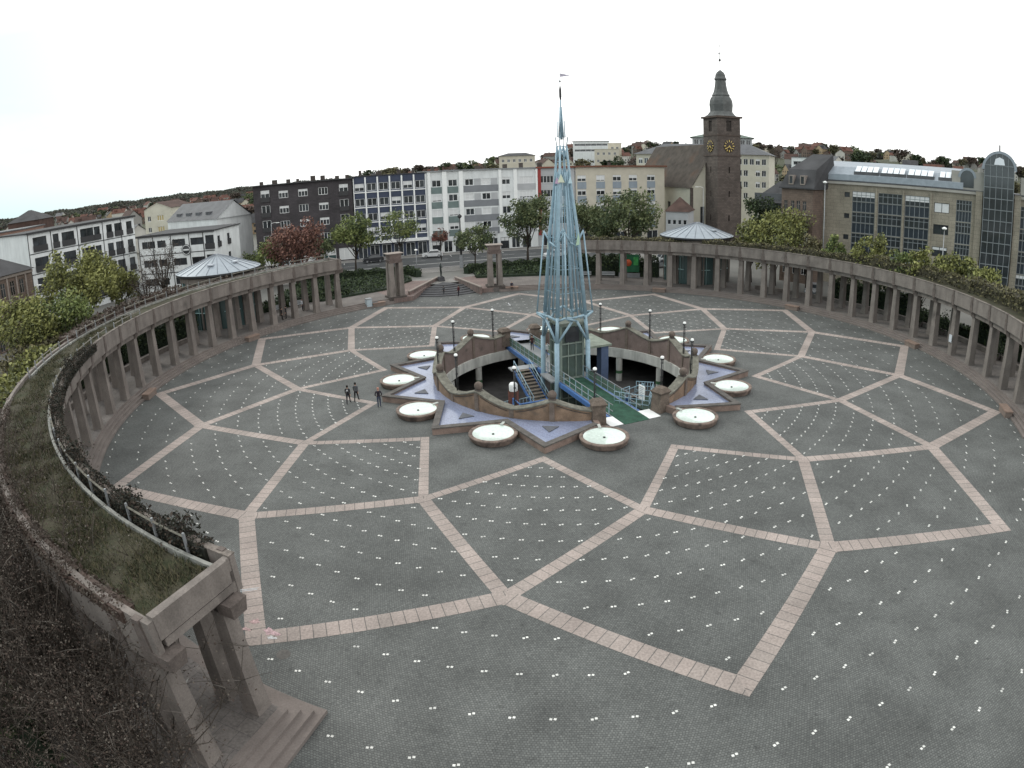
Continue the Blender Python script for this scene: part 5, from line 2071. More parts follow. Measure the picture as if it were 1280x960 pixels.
b.finish('flat', roof_slate, over=.4)
b = Building('far_house', 'dark roofed brown house on the left skyline', 'building', cp(-49.6, 230), cp(-46.8, 224), PZ, 17.5, 12, roof_rb)
b.finish('hip', roof_dk, rh=3.4)

# ---- houses on the hillside
def house_mesh(w_, d_, h_, rh, wall, roof):
    m = MB()
    m.box(0, w_, 0, d_, -6, h_, 0)
    o = .4
    m.mesh([(-o, -o, h_ - .2), (w_ + o, -o, h_ - .2), (w_ + o, d_ / 2, h_ + rh), (-o, d_ / 2, h_ + rh), (w_ + o, d_ + o, h_ - .2), (-o, d_ + o, h_ - .2)], [(0, 1, 2, 3), (3, 2, 4, 5)], 1)
    m.face([(0, 0, h_), (0, d_, h_), (0, d_ / 2, h_ + rh - .3)], 0)
    m.face([(w_, 0, h_), (w_, d_ / 2, h_ + rh - .3), (w_, d_, h_)], 0)
    m.box(w_ * .6, w_ * .6 + .7, d_ * .4, d_ * .4 + .7, h_, h_ + rh + .8, 3)
    for z in range(int(h_ // 3)):
        for k in range(int(w_ // 2.6)):
            x = .8 + k * 2.6
            m.box(x, x + 1.2, -.05, .02, 1.0 + z * 3, 2.4 + z * 3, 2)
        for k in range(int(d_ // 3)):
            x = 1 + k * 3
            m.box(-.05, .02, x, x + 1.1, 1.0 + z * 3, 2.4 + z * 3, 2)
            m.box(w_ - .02, w_ + .05, x, x + 1.1, 1.0 + z * 3, 2.4 + z * 3, 2)
    if w_ > 9:
        m.box(w_ * .2, w_ * .2 + 1.8, .8, d_ / 2, h_, h_ + rh * .75, 1)
    return m.build('hillside_house', [wall, roof, glass, stone_dk], data_only=True)


hw_ = [mat('house_white', (.48, .47, .43), .9, .1, .3), cream, mat('house_grey', (.27, .265, .25), .9, .1, .3), mat('house_ochre', (.34, .26, .17), .9, .1, .3), ashlar]
kinds = []
for i, (wl, rf_, lb) in enumerate(((0, roof_red, 'pale house with red tiled roof among the houses on the far hillside'), (1, roof_rb, 'cream house with red brown roof among the houses on the far hillside'),
                                   (2, roof_rb, 'grey house with brown roof among the houses on the far hillside'), (0, roof_slate, 'white house with slate grey roof among the houses on the far hillside'),
                                   (4, roof_red, 'brick brown house with red roof among the houses on the far hillside'), (3, roof_dk, 'ochre house with dark roof among the houses on the far hillside'))):
    for v in range(2):
        kinds.append((house_mesh(8.5 + 3 * v + i % 3, 8 + i % 2, 6.2 + 2.6 * ((i + v) % 2), 3.6 + .5 * (i % 3), hw_[wl], rf_), lb, i))
rn = random.Random(21)
placed = []
tries = 0
while len(placed) < 290 and tries < 9000:
    tries += 1
    az = rn.triangular(-50, 46, 24) if rn.random() < .7 else rn.uniform(-50, -16)
    d = 235 + 480 * rn.random() ** .8
    if az < -20:
        d = 235 + 560 * rn.random()
    x, y = cp(az, d)
    if any((x - p) ** 2 + (y - q) ** 2 < 13 ** 2 for p, q in placed):
        continue
    if 6 < az < 19 and d < 350:
        continue
    if 1 < az < 6 and 380 < d < 450:
        continue
    if -6 < az < -2 and 285 < d < 320:
        continue
    if 19.5 < az < 23.5 and d < 275:
        continue
    placed.append((x, y))
    me, lb, i = kinds[rn.choices(range(12), [5, 5, 5, 4, 4, 4, 2, 2, 3, 3, 2, 2])[0]]
    sc_ = rn.uniform(.72, 1.08)
    o = link('hillside_house', me, None, (x, y, gz(x, y) - .2), R(rn.choice((20, 20, 110, 60, 150)) + rn.uniform(-12, 12)))
    o.scale = (sc_, sc_, sc_ * .88)
    tag(o, lb, 'house', 'houses on the far hillside')

# ------------------------------------------------------------------ trees
def tree(label, x, y, z0, h, cw, style, seed, n=2600, leaf=.24, trunk_h=.3, name='tree', group=None, bare=0., tr=.16, cb=None):
    rn = random.Random(seed)
    t = thing(name, label, 'tree', (x, y, z0), 0, group)
    tm = MB()
    th = h * trunk_h
    lean = (rn.uniform(-.2, .2), rn.uniform(-.2, .2))
    tm.tube([(0, 0, -.2), (lean[0] * .4, lean[1] * .4, th * .6), (lean[0], lean[1], th), (lean[0] * 1.4, lean[1] * 1.5, h * .78)], tr * 1.25, 7, r1=tr * .3)
    clumps = []
    cz = th + (h - th) * .48
    ch_ = (h - th) / 2
    nb = 9 if not bare else 15
    for i in range(nb):
        a = i * 2.4 + rn.uniform(-.4, .4)
        e = rn.uniform(-.15, .95)
        rr_ = cw / 2 * math.sqrt(max(.05, 1 - (e - .35) ** 2 * 1.4)) * rn.uniform(.62, .92)
        P = Vector((math.cos(a) * rr_, math.sin(a) * rr_, cz + ch_ * e * .8))
        s0 = Vector((lean[0], lean[1], th * rn.uniform(.75, 1.25)))
        mid = s0.lerp(P, .5) + Vector((0, 0, -.08 * h * rn.random() + .03 * h))
        tm.tube([s0, mid, P], tr * .5, 5, r1=tr * .1)
        for j in range(4 if not bare else 8):
            q = mid.lerp(P, rn.uniform(.1, 1)) if j else P
            d_ = Vector((rn.gauss(0, 1), rn.gauss(0, 1), rn.gauss(.4, .8))).normalized() * cw * rn.uniform(.10, .22)
            e_ = q + d_
            tm.tube([q, q.lerp(e_, .5) + Vector((0, 0, .05 * cw * rn.random())), e_], tr * .17, 4, r1=tr * .04)
            clumps.append((e_, cw * rn.uniform(.07, .15)))
            if bare:
                for _ in range(3):
                    g_ = e_ + Vector((rn.gauss(0, 1), rn.gauss(0, 1), rn.gauss(.5, .7))).normalized() * cw * .12
                    tm.tube([q.lerp(e_, .6), g_], tr * .07, 3, r1=tr * .03)
        clumps.append((P, cw * rn.uniform(.11, .17)))
    for i in range(4):
        clumps.append((Vector((rn.gauss(0, .12) * cw, rn.gauss(0, .12) * cw, h - ch_ * rn.uniform(.12, .6))), cw * rn.uniform(.1, .16)))
    tm.build('trunk', bark, t)
    if z0 < 1 and not bare:
        n = int(n * 1.45)
    m = MB()
    wsum = sum(c[1] ** 2 for c in clumps)
    for c, r_ in clumps:
        k = int(n * r_ ** 2 / wsum)
        bias = rn.random()
        P = []
        for _ in range(k):
            v = Vector((rn.gauss(0, 1), rn.gauss(0, 1), rn.gauss(0, .8)))
            v = v.normalized() * r_ * rn.random() ** .45 * 1.25
            P.append(c + v)
        for p in P:
            if p.z < th * .7:
                p.z = th * .7 + rn.random()
        s_ = leaf
        for (p) in P:
            sz = s_ * rn.uniform(.55, 1.25)
            nn_ = Vector((rn.gauss(0, 1), rn.gauss(0, 1), rn.gauss(.5, 1))).normalized()
            a = nn_.orthogonal().normalized()
            b = nn_.cross(a)
            mi = 1 if rn.random() < (.55 if bias > .6 else .15) else (2 if rn.random() < (.6 if bias < .35 else .2) else 0)
            m.face([p - a * sz, p + b * sz * .6, p + a * sz, p - b * sz * .6], mi)
    m.build('crown', LEAF[style], t)
    return t


T_ = 'trees in the planted strip before the street'
tree('copper red tree behind the left colonnade end', *cp(-24.2, 118), PZ, 10.9, 11.5, 'red', 101, 4200, .26, .22, tr=.28)
tree('green tree beside the copper tree, behind its left flank', *cp(-26.4, 122), PZ, 8.6, 7, 'fresh', 102, 2000, .24)
tree('fresh green tree right of the copper tree at the colonnade end', *cp(-18.9, 126), PZ, 11.4, 7.8, 'fresh', 103, 3600, .24, .30, tr=.2)
tree('airy young tree left of the bronze statue', *cp(-14.9, 131), PZ, 11.2, 8.2, 'fresh', 104, 1700, .22, .35, tr=.17)
tree('small round tree right of the bronze statue', -17.2, 62.7, PZ, 8.3, 6.8, 'mid', 105, 2300, .22, .36, tr=.15)
tree('large spreading green tree left of the blue spire', -7.2, 66.5, PZ, 13.2, 9.8, 'mid', 106, 4200, .26, .30, tr=.24)
tree('slender reddish sapling beside the dark street column', *cp(-11.1, 136), PZ, 7.0, 3.2, 'red', 107, 500, .2, .4, tr=.1)
tree('green tree half hidden behind the blue spire', *cp(1.7, 131), PZ, 12.6, 8.4, 'mid', 108, 3400, .26, tr=.22)
tree('broad olive green tree before the cream block', *cp(5.9, 124), PZ, 14.0, 11.4, 'mid', 109, 5200, .27, .28, tr=.28)
tree('low tree filling the gap between the two trees right of the spire', *cp(3.6, 128), PZ, 9.8, 6, 'mid', 110, 2000, .26)
tree('dark round tree between clock tower and brown sandstone house', *cp(18.1, 133), PZ, 13.3, 8, 'dark', 111, 3200, .3, .25)
tree('yellow green tree rising over the right colonnade roof by the sandstone house', *cp(19.2, 106), PZ, 12.4, 10.5, 'yellow', 112, 4200, .26, .25)
tree('yellow green bush tree left beside the tallest yellow tree over the right roof', *cp(17.0, 108), PZ, 10.4, 6, 'yellow', 113, 1800, .25)
for k, (az, d, h_, w_, st, lb) in enumerate([
        (24.3, 96, 10.2, 3.4, 'fresh', 'narrow young tree at the blank corner of the tan office building'),
        (27.6, 92, 10.9, 5.6, 'yellow', 'yellow green tree before the first glass bay of the tan office building'),
        (30.3, 88, 9.2, 5.0, 'fresh', 'low green tree before the second glass bay of the tan office building'),
        (32.6, 86, 10.4, 5.2, 'yellow', 'yellow green tree before the third glass bay of the tan office building'),
        (35.6, 83, 10.4, 5.0, 'yellow', 'yellow green tree before the arched dormer bay of the tan office building'),
        (37.8, 80, 9.6, 4.6, 'yellow', 'yellowish tree below the glass tower on the right'),
        (22.0, 100, 9.4, 4.6, 'olive', 'brownish thin tree over the right colonnade roof near a parked car')]):
    tree(lb, *cp(az, d), PZ, h_, w_, st, 120 + k, 1900, .24, .3, tr=.12)
tree('large yellow green tree before the white modern block', *cp(-43.6, 96), PZ, 12.2, 12, 'yellow', 130, 6400, .25, .22, tr=.3)
tree('yellow green tree at the left picture edge below the ornate house', *cp(-49.2, 82), PZ, 9.2, 9.5, 'yellow', 131, 4200, .23, .22, tr=.25)
tree('second yellow green crown filling behind the left roof railing', *cp(-46.3, 84), PZ, 8.2, 9, 'fresh', 132, 3600, .23, .22)
tree('yellow green tree between the large crown and the bare tree', *cp(-40.3, 101), PZ, 9.0, 6.4, 'yellow', 133, 2400, .23, .25)
tree('bare grey tree beside the left cone roof', *cp(-36.3, 104), PZ, 12.8, 7.4, 'twig', 134, 900, .12, .3, bare=1, tr=.2)
tree('bare brown tree lower beside the grey bare one', *cp(-38.0, 98), PZ, 9.6, 6.2, 'twig', 135, 900, .12, .3, bare=1, tr=.15)
tree('small green street tree near the left cone roof', *cp(-28.3, 128), PZ, 5.5, 4.6, 'mid', 136, 900, .24)
tree('round green tree at the foot of the brown apartment house', *cp(-22, 134), PZ, 6.5, 6, 'mid', 137, 1400, .24)
tree('tree with rounded crown on the skyline behind the violet blue block', *cp(-13.1, 300), gz(*cp(-13.1, 300)), 15, 11, 'mid', 138, 900, .7)
for k, (az, d, h_, st, lb) in enumerate([(4.9, 380, 13.5, 'dark', 'dark conifer like tree beside the hilltop villa'), (-3.6, 330, 15, 'dark', 'dark skyline tree above the grey block'), (6.3, 400, 13, 'twig', 'bare round tree right of the hilltop villa'),
                                          (8.3, 380, 14, 'twig', 'bare twiggy tree on the skyline above the church roof'), (9.3, 390, 14, 'twig', 'bare twiggy tree next to the skyline pavilion'), (19.0, 430, 15, 'twig', 'round bare tree on the skyline right of the clock tower')]):
    tree(lb, *cp(az, d), gz(*cp(az, d)), h_ * 1.15, h_ * .62, st, 150 + k, 900, .5 if st != 'twig' else .35, .25, bare=0 if st != 'twig' else 1)

# hillside and skyline trees: a few shapes repeated
protos = []
for k, st in enumerate(('dark', 'mid', 'twig', 'olive', 'dark')):
    protos.append(tree('x', 0, -9000, 0, 10, 7.5 if k != 4 else 4.5, st, 170 + k, 420, .62, .12, name='hillside_tree', tr=.2))
names_h = ['dark green tree among the houses on the far hillside', 'mid green tree among the houses on the far hillside', 'bare brown tree among the houses on the far hillside', 'olive brown tree among the houses on the far hillside', 'slim dark evergreen among the houses on the far hillside']
rn = random.Random(77)
cnt = 0
for k in range(285):
    az = rn.uniform(-52, 46)
    if k < 150:
        d = rn.uniform(560, 760)
    else:
        d = rn.uniform(225, 600)
    x, y = cp(az, d)
    i = rn.choices(range(5), [4, 2, 5, 4, 2])[0]
    src = protos[i]
    c = src if src.location.y < -8000 else copy_tree(src)
    c.location = (x, y, gz(x, y) - .5)
    s_ = rn.uniform(.7, 1.5) * (1 if az > -20 else .8)
    c.scale = (s_ * rn.uniform(1, 1.5), s_ * rn.uniform(1, 1.5), s_)
    c.rotation_euler.z = rn.uniform(0, 6.28)
    tag(c, names_h[i], 'tree', 'trees on the far hillside')
for p in protos:
    if p.location.y < -8000:
        p.location = (*cp(30, 600), gz(*cp(30, 600)))
        tag(p, names_h[0], 'tree', 'trees on the far hillside')
# far wooded ridge
m = MB()
for k in range(46000):
    az = rn.uniform(-56, 50)
    d = rn.uniform(690, 1000)
    far_ = az < -14 + rn.gauss(0, 2)
    if far_:
        d = 620 + 3000 * rn.random() ** 1.3
    x, y = cp(az, d)
    h_ = 6.5 * rn.random() * (.7 + .5 * math.sin(az * 1.7) * math.sin(az * .63 + 1)) + 2
    if far_:
        h_ = h_ * (.5 + d / 2600)
    p = Vector((x, y, gz(x, y) + h_))
    s_ = rn.uniform(1.4, 3.) * ((d / 900) ** .6 if far_ else 1)
    a = Vector((rn.gauss(0, 1), rn.gauss(0, 1), rn.gauss(0, 1))).normalized()
    b_ = a.orthogonal().normalized()
    c_ = a.cross(b_)
    m.face([p - b_ * s_, p + c_ * s_ * .8, p + b_ * s_, p - c_ * s_ * .8], rn.choice((0, 0, 1, 2)))
tag(struct('wooded_ridge', m, [mat('far_wood', (.052, .056, .048), 1, .3, .02), mat('far_wood_brown', (.080, .070, .062), 1, .3, .02), mat('far_wood_green', (.068, .075, .055), 1, .3, .02)], 'stuff'), 'dark wooded ridge along the skyline', 'woods')  # wood colours lightened to imitate distance haze; no haze volume is built

# bare shrubs in the lower left corner, in front of the colonnade end
def thicket(label, x, y, w_, h_, seed, nb=60, lf=5000, style='twig', leaf=.042):
    lf = lf * 1.5
    rn = random.Random(seed)
    t = thing('bare_shrub', label, 'shrub', (x, y, 0), 0)
    m = MB()
    lp = []
    for i in range(nb):
        a = rn.uniform(0, 6.28)
        q = Vector((rn.gauss(0, .2) * w_, rn.gauss(0, .2) * w_, 0))
        d = Vector((math.cos(a) * rn.uniform(.1, .5), math.sin(a) * rn.uniform(.1, .5), 1))
        P = [q]
        for j in range(6):
            q = q + d * h_ / 6 * rn.uniform(.6, 1.15)
            d = (d + Vector((rn.gauss(0, .25), rn.gauss(0, .25), rn.gauss(0, .1)))).normalized() * 1.05
            P.append(q.copy())
            for _ in range(3):
                s = Vector((rn.gauss(0, 1), rn.gauss(0, 1), rn.gauss(.6, .8))).normalized() * rn.uniform(.4, 1.3)
                if j > 0:
                    m.tube([q, q + s * .5 + Vector((0, 0, .05)), q + s], .014, 3, 1 if rn.random() < .12 else 0, r1=.004)
                    for _k in range(1):
                        b0 = q + s * rn.uniform(.3, .9)
                        m.tube([b0, b0 + Vector((rn.gauss(0, .25), rn.gauss(0, .25), rn.uniform(0, .45)))], .007, 3, 0, r1=.004)
                    lp += [q + s * rn.random() + Vector((rn.gauss(0, .25), rn.gauss(0, .25), rn.gauss(0, .25))) for _ in range(int(lf / nb / 20))]
        m.tube(P, .04, 4, r1=.01)
    m.build('branches', [bark, mat('pale_twig', (.13, .115, .10), .95, .2, 3)], t)
    m = MB()
    cards(m, lp, leaf, 3, rn)
    m.build('buds_and_twigs', LEAF[style], t)
    return t


for k, (r_, a_, w_, h_, nb_, lf_, lb) in enumerate([
        (50.3, -107.0, 3.4, 7.4, 80, 9000, 'dense bare brown shrub in the lower left corner by the colonnade end'),
        (49.3, -112.5, 4.2, 9.6, 90, 12000, 'bare reddish brown shrub left of the near colonnade end'),
        (49.0, -119.0, 4.6, 10.6, 90, 12000, 'bare brown shrub reaching over the grass roof edge'),
        (49.4, -126.0, 4.6, 10.8, 85, 10000, 'brown twiggy shrub hanging over the grass roof further left'),
        (53.5, -110.5, 4.2, 8.4, 75, 9000, 'dark bare shrub behind the foremost one at the bottom left'),
        (54.0, -118.5, 4.2, 8.8, 75, 9000, 'dark twiggy shrub at the left picture edge, outermost'),
        (49.4, -133.5, 3.6, 9.6, 60, 6000, 'thin brown twigs over the roof at the left picture edge')]):
    thicket(lb, *pol(r_, a_), w_, h_, 201 + k, nb_, lf_)
m = MB()
rn = random.Random(8)
P = []
for i in range(9000):
    x, y = rn.uniform(-42, -14), rn.uniform(-58, -34)
    if math.hypot(x, y) < 49.5:
        continue
    P.append((x, y, PZ * .6 + rn.random() * .9))
cards(m, P, .16, 3, rn)
tag(struct('ground_cover', m, LEAF['dark'], 'stuff'), 'dark low ground cover outside the left colonnade end', 'ground cover')

# planting by the street
def bed(label, poly, z, style, seed, n, hmax, size=.16):
    rn = random.Random(seed)
    m = MB()
    xs = [p[0] for p in poly]
    ys = [p[1] for p in poly]
    P = []
    while len(P) < n:
        x, y = rn.uniform(min(xs), max(xs)), rn.uniform(min(ys), max(ys))
        c = False
        for i in range(len(poly)):
            (x0, y0), (x1, y1) = poly[i], poly[i - 1]
            if (y0 > y) != (y1 > y) and x < (x1 - x0) * (y - y0) / (y1 - y0) + x0:
                c = not c
        if c:
            P.append((x, y, z + rn.random() * hmax))
    cards(m, P, size, 3, rn)
    m.prism(poly, z - .05, z + hmax * .45, 2)
    tag(struct('planting_bed', m, LEAF[style], 'stuff'), label, 'ground cover')


bed('dark green ground cover bed left of the steps', [(-47, 36), (-37.5, 33.5), (-29.5, 41.5), (-26.8, 50), (-30, 56.5), (-48, 50)], PZ, 'dark', 301, 7500, .75, .2)
bed('dark green ground cover bed right of the steps', [(-15.5, 51.5), (-8, 52.5), (6, 54), (6, 66), (-8, 63), (-17, 58)], PZ, 'dark', 302, 7500, .8, .2)
hedge_strip('clipped dark hedge along the street left of the statue', [(-50, 52), (-40, 55), (-29, 57.5), (-26.5, 54)], 1.4, 1.5, PZ, 'dark', 303, 110, .14)
hedge_strip('clipped dark hedge along the street right of the statue', [(-18, 56.5), (-16, 60), (-8, 62.5), (4, 66.5), (14, 70)], 1.4, 1.5, PZ, 'dark', 304, 110, .14)

# ------------------------------------------------------------------ vehicles
def car_proto(paint, kind='hatch'):
    t = link('parked_car', None, None)
    m = MB()
    L_, W_ = (4.1, 1.74) if kind != 'van' else (5.2, 2.0)
    if kind == 'van':
        prof = [(-2.6, .35), (-2.6, .95), (-2.2, 1.15), (-1.6, 1.95), (-1.3, 2.1), (2.5, 2.15), (2.6, 1.9), (2.6, .35)]
        gl = [(-2.12, 1.2), (-1.57, 1.90), (-.6, 1.90), (-.6, 1.2)]
    else:
        prof = [(-2.05, .32), (-2.05, .72), (-1.75, .86), (-1.05, .95), (-.45, 1.42), (.2, 1.50), (1.1, 1.46), (1.75, 1.05), (2.03, .9), (2.05, .34)]
        gl = [(-.92, .98), (-.40, 1.38), (1.05, 1.40), (1.55, 1.02)]
    n = len(prof)
    cz = .95 if kind != 'van' else 1.2

    def yw(z):
        return W_ / 2 * (1 - .16 * max(0, z - cz) / .6) * (1 - .05 * max(0, .5 - z))
    V = []
    for s_ in (-1, 1):
        V += [(x, s_ * yw(z), z) for x, z in prof]
    m.mesh(V, [tuple(range(n)), tuple(range(2 * n - 1, n - 1, -1))] + [(i, n + i, n + (i + 1) % n, (i + 1) % n) for i in range(n)])
    m.build('body', paint, t)
    m = MB()
    for s_ in (-1, 1):
        P = [(x, s_ * (yw(z) + .012), z) for x, z in gl]
        m.face(P if s_ < 0 else P[::-1])
    k = 2 if kind != 'van' else 2
    for (i, j) in ((3, 4), (6, 7)) if kind != 'van' else ((2, 3),):
        (xa, za), (xb, zb) = prof[i], prof[j]
        (xa, za), (xb, zb) = (xa + (xb - xa) * .12, za + (zb - za) * .12), (xa + (xb - xa) * .9, za + (zb - za) * .9)
        nx, nz = (za - zb), (xb - xa)
        l_ = math.hypot(nx, nz)
        nx, nz = nx / l_ * .014, nz / l_ * .014
        if nz < 0:
            nx, nz = -nx, -nz
        m.face([(xa + nx, -yw(za) * .9, za + nz), (xa + nx, yw(za) * .9, za + nz), (xb + nx, yw(zb) * .9, zb + nz), (xb + nx, -yw(zb) * .9, zb + nz)])
    m.build('windows', glass, t)
    for x in (-L_ / 2 + .78, L_ / 2 - .75):
        for s_ in (-1, 1):
            wh = link('wheel', None, t, (x, s_ * (W_ / 2 - .1), .32))
            ty = MB().lathe([(.2, -.1), (.31, -.1), (.33, 0), (.31, .1), (.2, .1)], 16).build('tyre', dark_metal, wh)
            ty.rotation_euler.x = R(90)
            ri = MB().lathe([(.21, -.09), (.08, -.11), (.01, -.11)], 10).build('rim', grey_metal, wh)
            ri.rotation_euler.x = R(90) * (1 if s_ > 0 else -1)
    for s_ in (-1, 1):
        MB().box(-L_ / 2 - .02, -L_ / 2 + .12, s_ * .62 - .16, s_ * .62 + .16, .6, .76).build('headlight', blind, t)
        MB().box(L_ / 2 - .1, L_ / 2 + .015, s_ * .68 - .1, s_ * .68 + .1, .7, .92).build('tail_light', redstripe, t)
    return t


def paint(n, c):
    return mat('car_paint_' + n, c, .25, .04, 1, spec=.6)


white_car = car_proto(paint('white', (.72, .73, .74)))
dark_car = car_proto(paint('dark', (.03, .032, .036)))
red_car = car_proto(paint('red', (.28, .03, .025)))
grey_car = car_proto(paint('grey', (.22, .23, .24)))
van = car_proto(paint('van_white', (.75, .76, .77)), 'van')
used = set()


def park(src, x, y, z, rz, label, cat='car'):
    o = src
    if src.name in used:
        o = copy_tree(src)
    used.add(src.name)
    o.location = (x, y, z)
    o.scale = (1.12, 1.08, 1.15)
    o.rotation_euler.z = R(rz)
    tag(o, label, cat, 'parked vehicles')


zr = PZ + .012
park(white_car, *row(-0.2, 85.2), zr, 12, 'white hatchback parked on the street behind the statue')
park(dark_car, *row(-13.5, 84.6), zr, 24, 'dark car half hidden by the trees left of the white hatchback')
park(dark_car, *row(-42.0, 93), zr, 100, 'dark car in the side street left of the brown apartment house')
park(white_car, *row(-41.5, 101), zr, 105, 'white car behind the dark one in the left side street')
park(red_car, *row(-43.0, 83), zr, 140, 'red car at the mouth of the left side street')
park(grey_car, *row(-44.5, 112), zr, 96, 'grey car farthest up the left side street')
park(van, *cp(9.6, 126), PZ, 10, 'white van behind the right cone roof, left of it', 'van')
park(grey_car, *cp(8.9, 121), PZ, 16, 'silver car in front of the white van by the right cone roof')
park(van, *cp(11.2, 141), PZ, 195, 'second white van nearer the church porch', 'van')
park(grey_car, *cp(22.6, 101), PZ, 60, 'grey car parked at the corner of the tan office building')
park(dark_car, *cp(17.2, 136), PZ, 30, 'dark car parked under the dark tree right of the clock tower')
park(white_car, *row(24, 72), zr, 19.9, 'white car glimpsed through the rear colonnade on the street')

# ------------------------------------------------------------------ street furniture
def street_lamp(label, x, y, z, h, arm=.0, rz=0., double=False):
    t = thing('street_lamp', label, 'street lamp', (x, y, z), R(rz))
    MB().tube([(0, 0, 0), (0, 0, h)], .09, 7, r1=.05).build('pole', grey_metal, t)
    m = MB()
    if arm:
        m.tube([(0, 0, h - .05), (arm * .5, 0, h + .15), (arm, 0, h + .12)], .04, 5)
        m.box(arm - .1, arm + .55, -.13, .13, h + .06, h + .17)
    else:
        m.lathe([(.06, h), (.32, h + .1), (.34, h + .24), (.1, h + .36), (.01, h + .38)], 12)
    m.build('lamp_head', MATS['opal_globe'], t)


street_lamp('tall pole lamp before the blank wall of the tan office building', *cp(23.4, 100), PZ, 17.2)
street_lamp('curved arm street lamp before the church door', *cp(12.55, 130), PZ, 15.0, 1.1, 170)
street_lamp('pole lamp before the arched dormer bay of the tan office building', *cp(34.2, 84), PZ, 12.8)
street_lamp('street lamp standing before the brown apartment house', *cp(-26.2, 130), PZ, 11.0, 1.2, 10)
street_lamp('street lamp with white head at the left modern block', *cp(-47.9, 96), PZ, 9.0, 1.0, 0)
street_lamp('short lamp post on the path left of the statue', -27.2, 56.0, PZ, 4.6)
t = thing('street_column', 'tall dark pillar with lamps in front of the banded block', 'street column', (*cp(-9.3, 124), PZ), 0)
MB().taper(0, 0, .75, .5, 0, 2.6).build('base', grey_metal, t)
MB().tube([(0, 0, 2.6), (0, 0, 10.2)], .20, 8, r1=.12).build('shaft', dark_metal, t)
m = MB()
m.lathe([(.2, 9.8), (.42, 10.0), (.42, 10.3), (.1, 10.6)], 10)
m.build('head', dark_metal, t)
# bronze statue
t = thing('statue', 'dark bronze standing figure on a low plinth above the steps', 'statue', (-21.4, 49.4, PZ), R(-60))
MB().taper(0, 0, 1.1, .9, 0, .75).build('plinth', MATS['dark_granite'], t)
# traffic sign, poster, bin
t = thing('traffic_sign', 'red no entry sign on a pole near the church tower', 'sign', (*cp(16.2, 118), PZ), R(-16))
MB().tube([(0, .04, 0), (0, .04, 8.6 - PZ)], .04, 6).build('pole', grey_metal, t)
s_ = MB().lathe([(.42, 0), (.42, .03), (.01, .03)], 20).build('sign_plate', redstripe, t)
s_.rotation_euler.x = R(90)
s_.location.z = 7.6
q = MB().box(-.3, .3, -.07, .07, .032, .04).build('white_bar', whitep, s_)
x, y = ep(42.5, 132.6)
t = thing('litter_container', 'pale blue grey litter container beside the left gate pillar', 'litter bin', (x, y, .02), R(40))
MB().box(-.42, .42, -.4, .4, .12, 1.25).build('bin_body', mat('pale_bin', (.36, .42, .45), .5, .1, 3), t)
MB().box(-.46, .46, -.44, .44, 1.25, 1.38).build('bin_lid', grey_metal, t)
MB().box(.5, 1.5, -.35, .35, 0, .62).build('dark_base', dark_metal, t)
for (a, rad, wv, hv, col, lb) in ((1.2, 42.75, .5, .9, (.5, .52, .55), 'small pale notice taped to a right hand column'),):
    x, y = ep(rad, a + 1)
    o = MB().box(-.28, .28, -.015, .015, 0, .85).build('notice', mat('notice_paper', col, .8, .1, 4))
    cx_, cy_ = ep(RI - .46, 67.7 - 5.0704 * 13)
    o.location = (cx_, cy_, 2.1)
    o.rotation_euler.z = R(67.7 - 5.0704 * 13 + 90)
    tag(o, lb, 'notice')
x, y = ep(49.5, 77.5)
t = thing('display_stand', 'round orange red disc with green display between the rear columns', 'display', (x, y, PZ), R(-13))
d_ = MB().lathe([(.58, 0), (.58, .06), (.01, .06)], 24).build('orange_disc', mat('orange_disc_paint', (.60, .12, .05), .6, .05, 3), t)
d_.rotation_euler.x = R(90)
d_.location = (0, -.1, 2.6)
MB().box(-1.6, 1.9, 0, .08, 1.0, 4.0).build('green_panel', mat('display_green', (.03, .14, .07), .7, .3, 1), t)
MB().box(.9, 1.7, -.06, 0, 2.2, 3.6).build('bright_green_panel', mat('display_bright', (.08, .42, .12), .7, .3, 2), t)
MB().box(-1.7, 2.0, .1, .2, 0, .8).build('stand_base', grey_metal, t)
# benches between rear columns
bench_n = 0
for a, lb in ((86.2, 'pale bench before the hedge, left of the middle rear bay'), (81.6, 'pale bench before the hedge in the rear colonnade bay right of the spire'), (147.5, 'pale bench near the left end of the colonnade'), (143.5, 'pale bench at the last left colonnade bay')):
    x, y = ep(49.3, a)
    t = thing('bench', lb, 'bench', (x, y, PZ), R(a + 90), 'benches in the colonnade')
    MB().box(-1.3, 1.3, -.25, .25, .42, .5).build('seat', mat('bench_grey', (.30, .31, .32), .7, .1, 3), t)
    MB().box(-1.3, 1.3, -.32, -.27, .55, 1.0).build('backrest', MATS['bench_grey'], t)
    for sx_ in (-1.05, 1.05):
        MB().box(sx_ - .05, sx_ + .05, -.22, .22, 0, .42).build('leg', dark_metal, t)
# dark ornamental pots / sculptures between the right columns
for a, s_, lb in ((16.5, 1.0, 'dark leafy potted plant between the right columns'), (11.5, 1.15, 'dark wide potted plant beside a right hand column'), (-1.6, 1.1, 'dark potted plant in front of the pale wall at right')):
    x, y = ep(48.2, a)
    t = thing('potted_plant', lb, 'plant', (x, y, PZ), 0, 'potted plants in the right colonnade')
    MB().lathe([(.3 * s_, 0), (.42 * s_, .6), (.36 * s_, .6)], 14).build('pot', stone_dk, t)
    m = MB()
    rn = random.Random(int(a * 10))
    cards(m, [(rn.gauss(0, .5) * s_, rn.gauss(0, .5) * s_, .7 + abs(rn.gauss(0, .9)) * s_) for _ in range(420)], .13, 3, rn)
    m.build('foliage', LEAF['dark'], t)

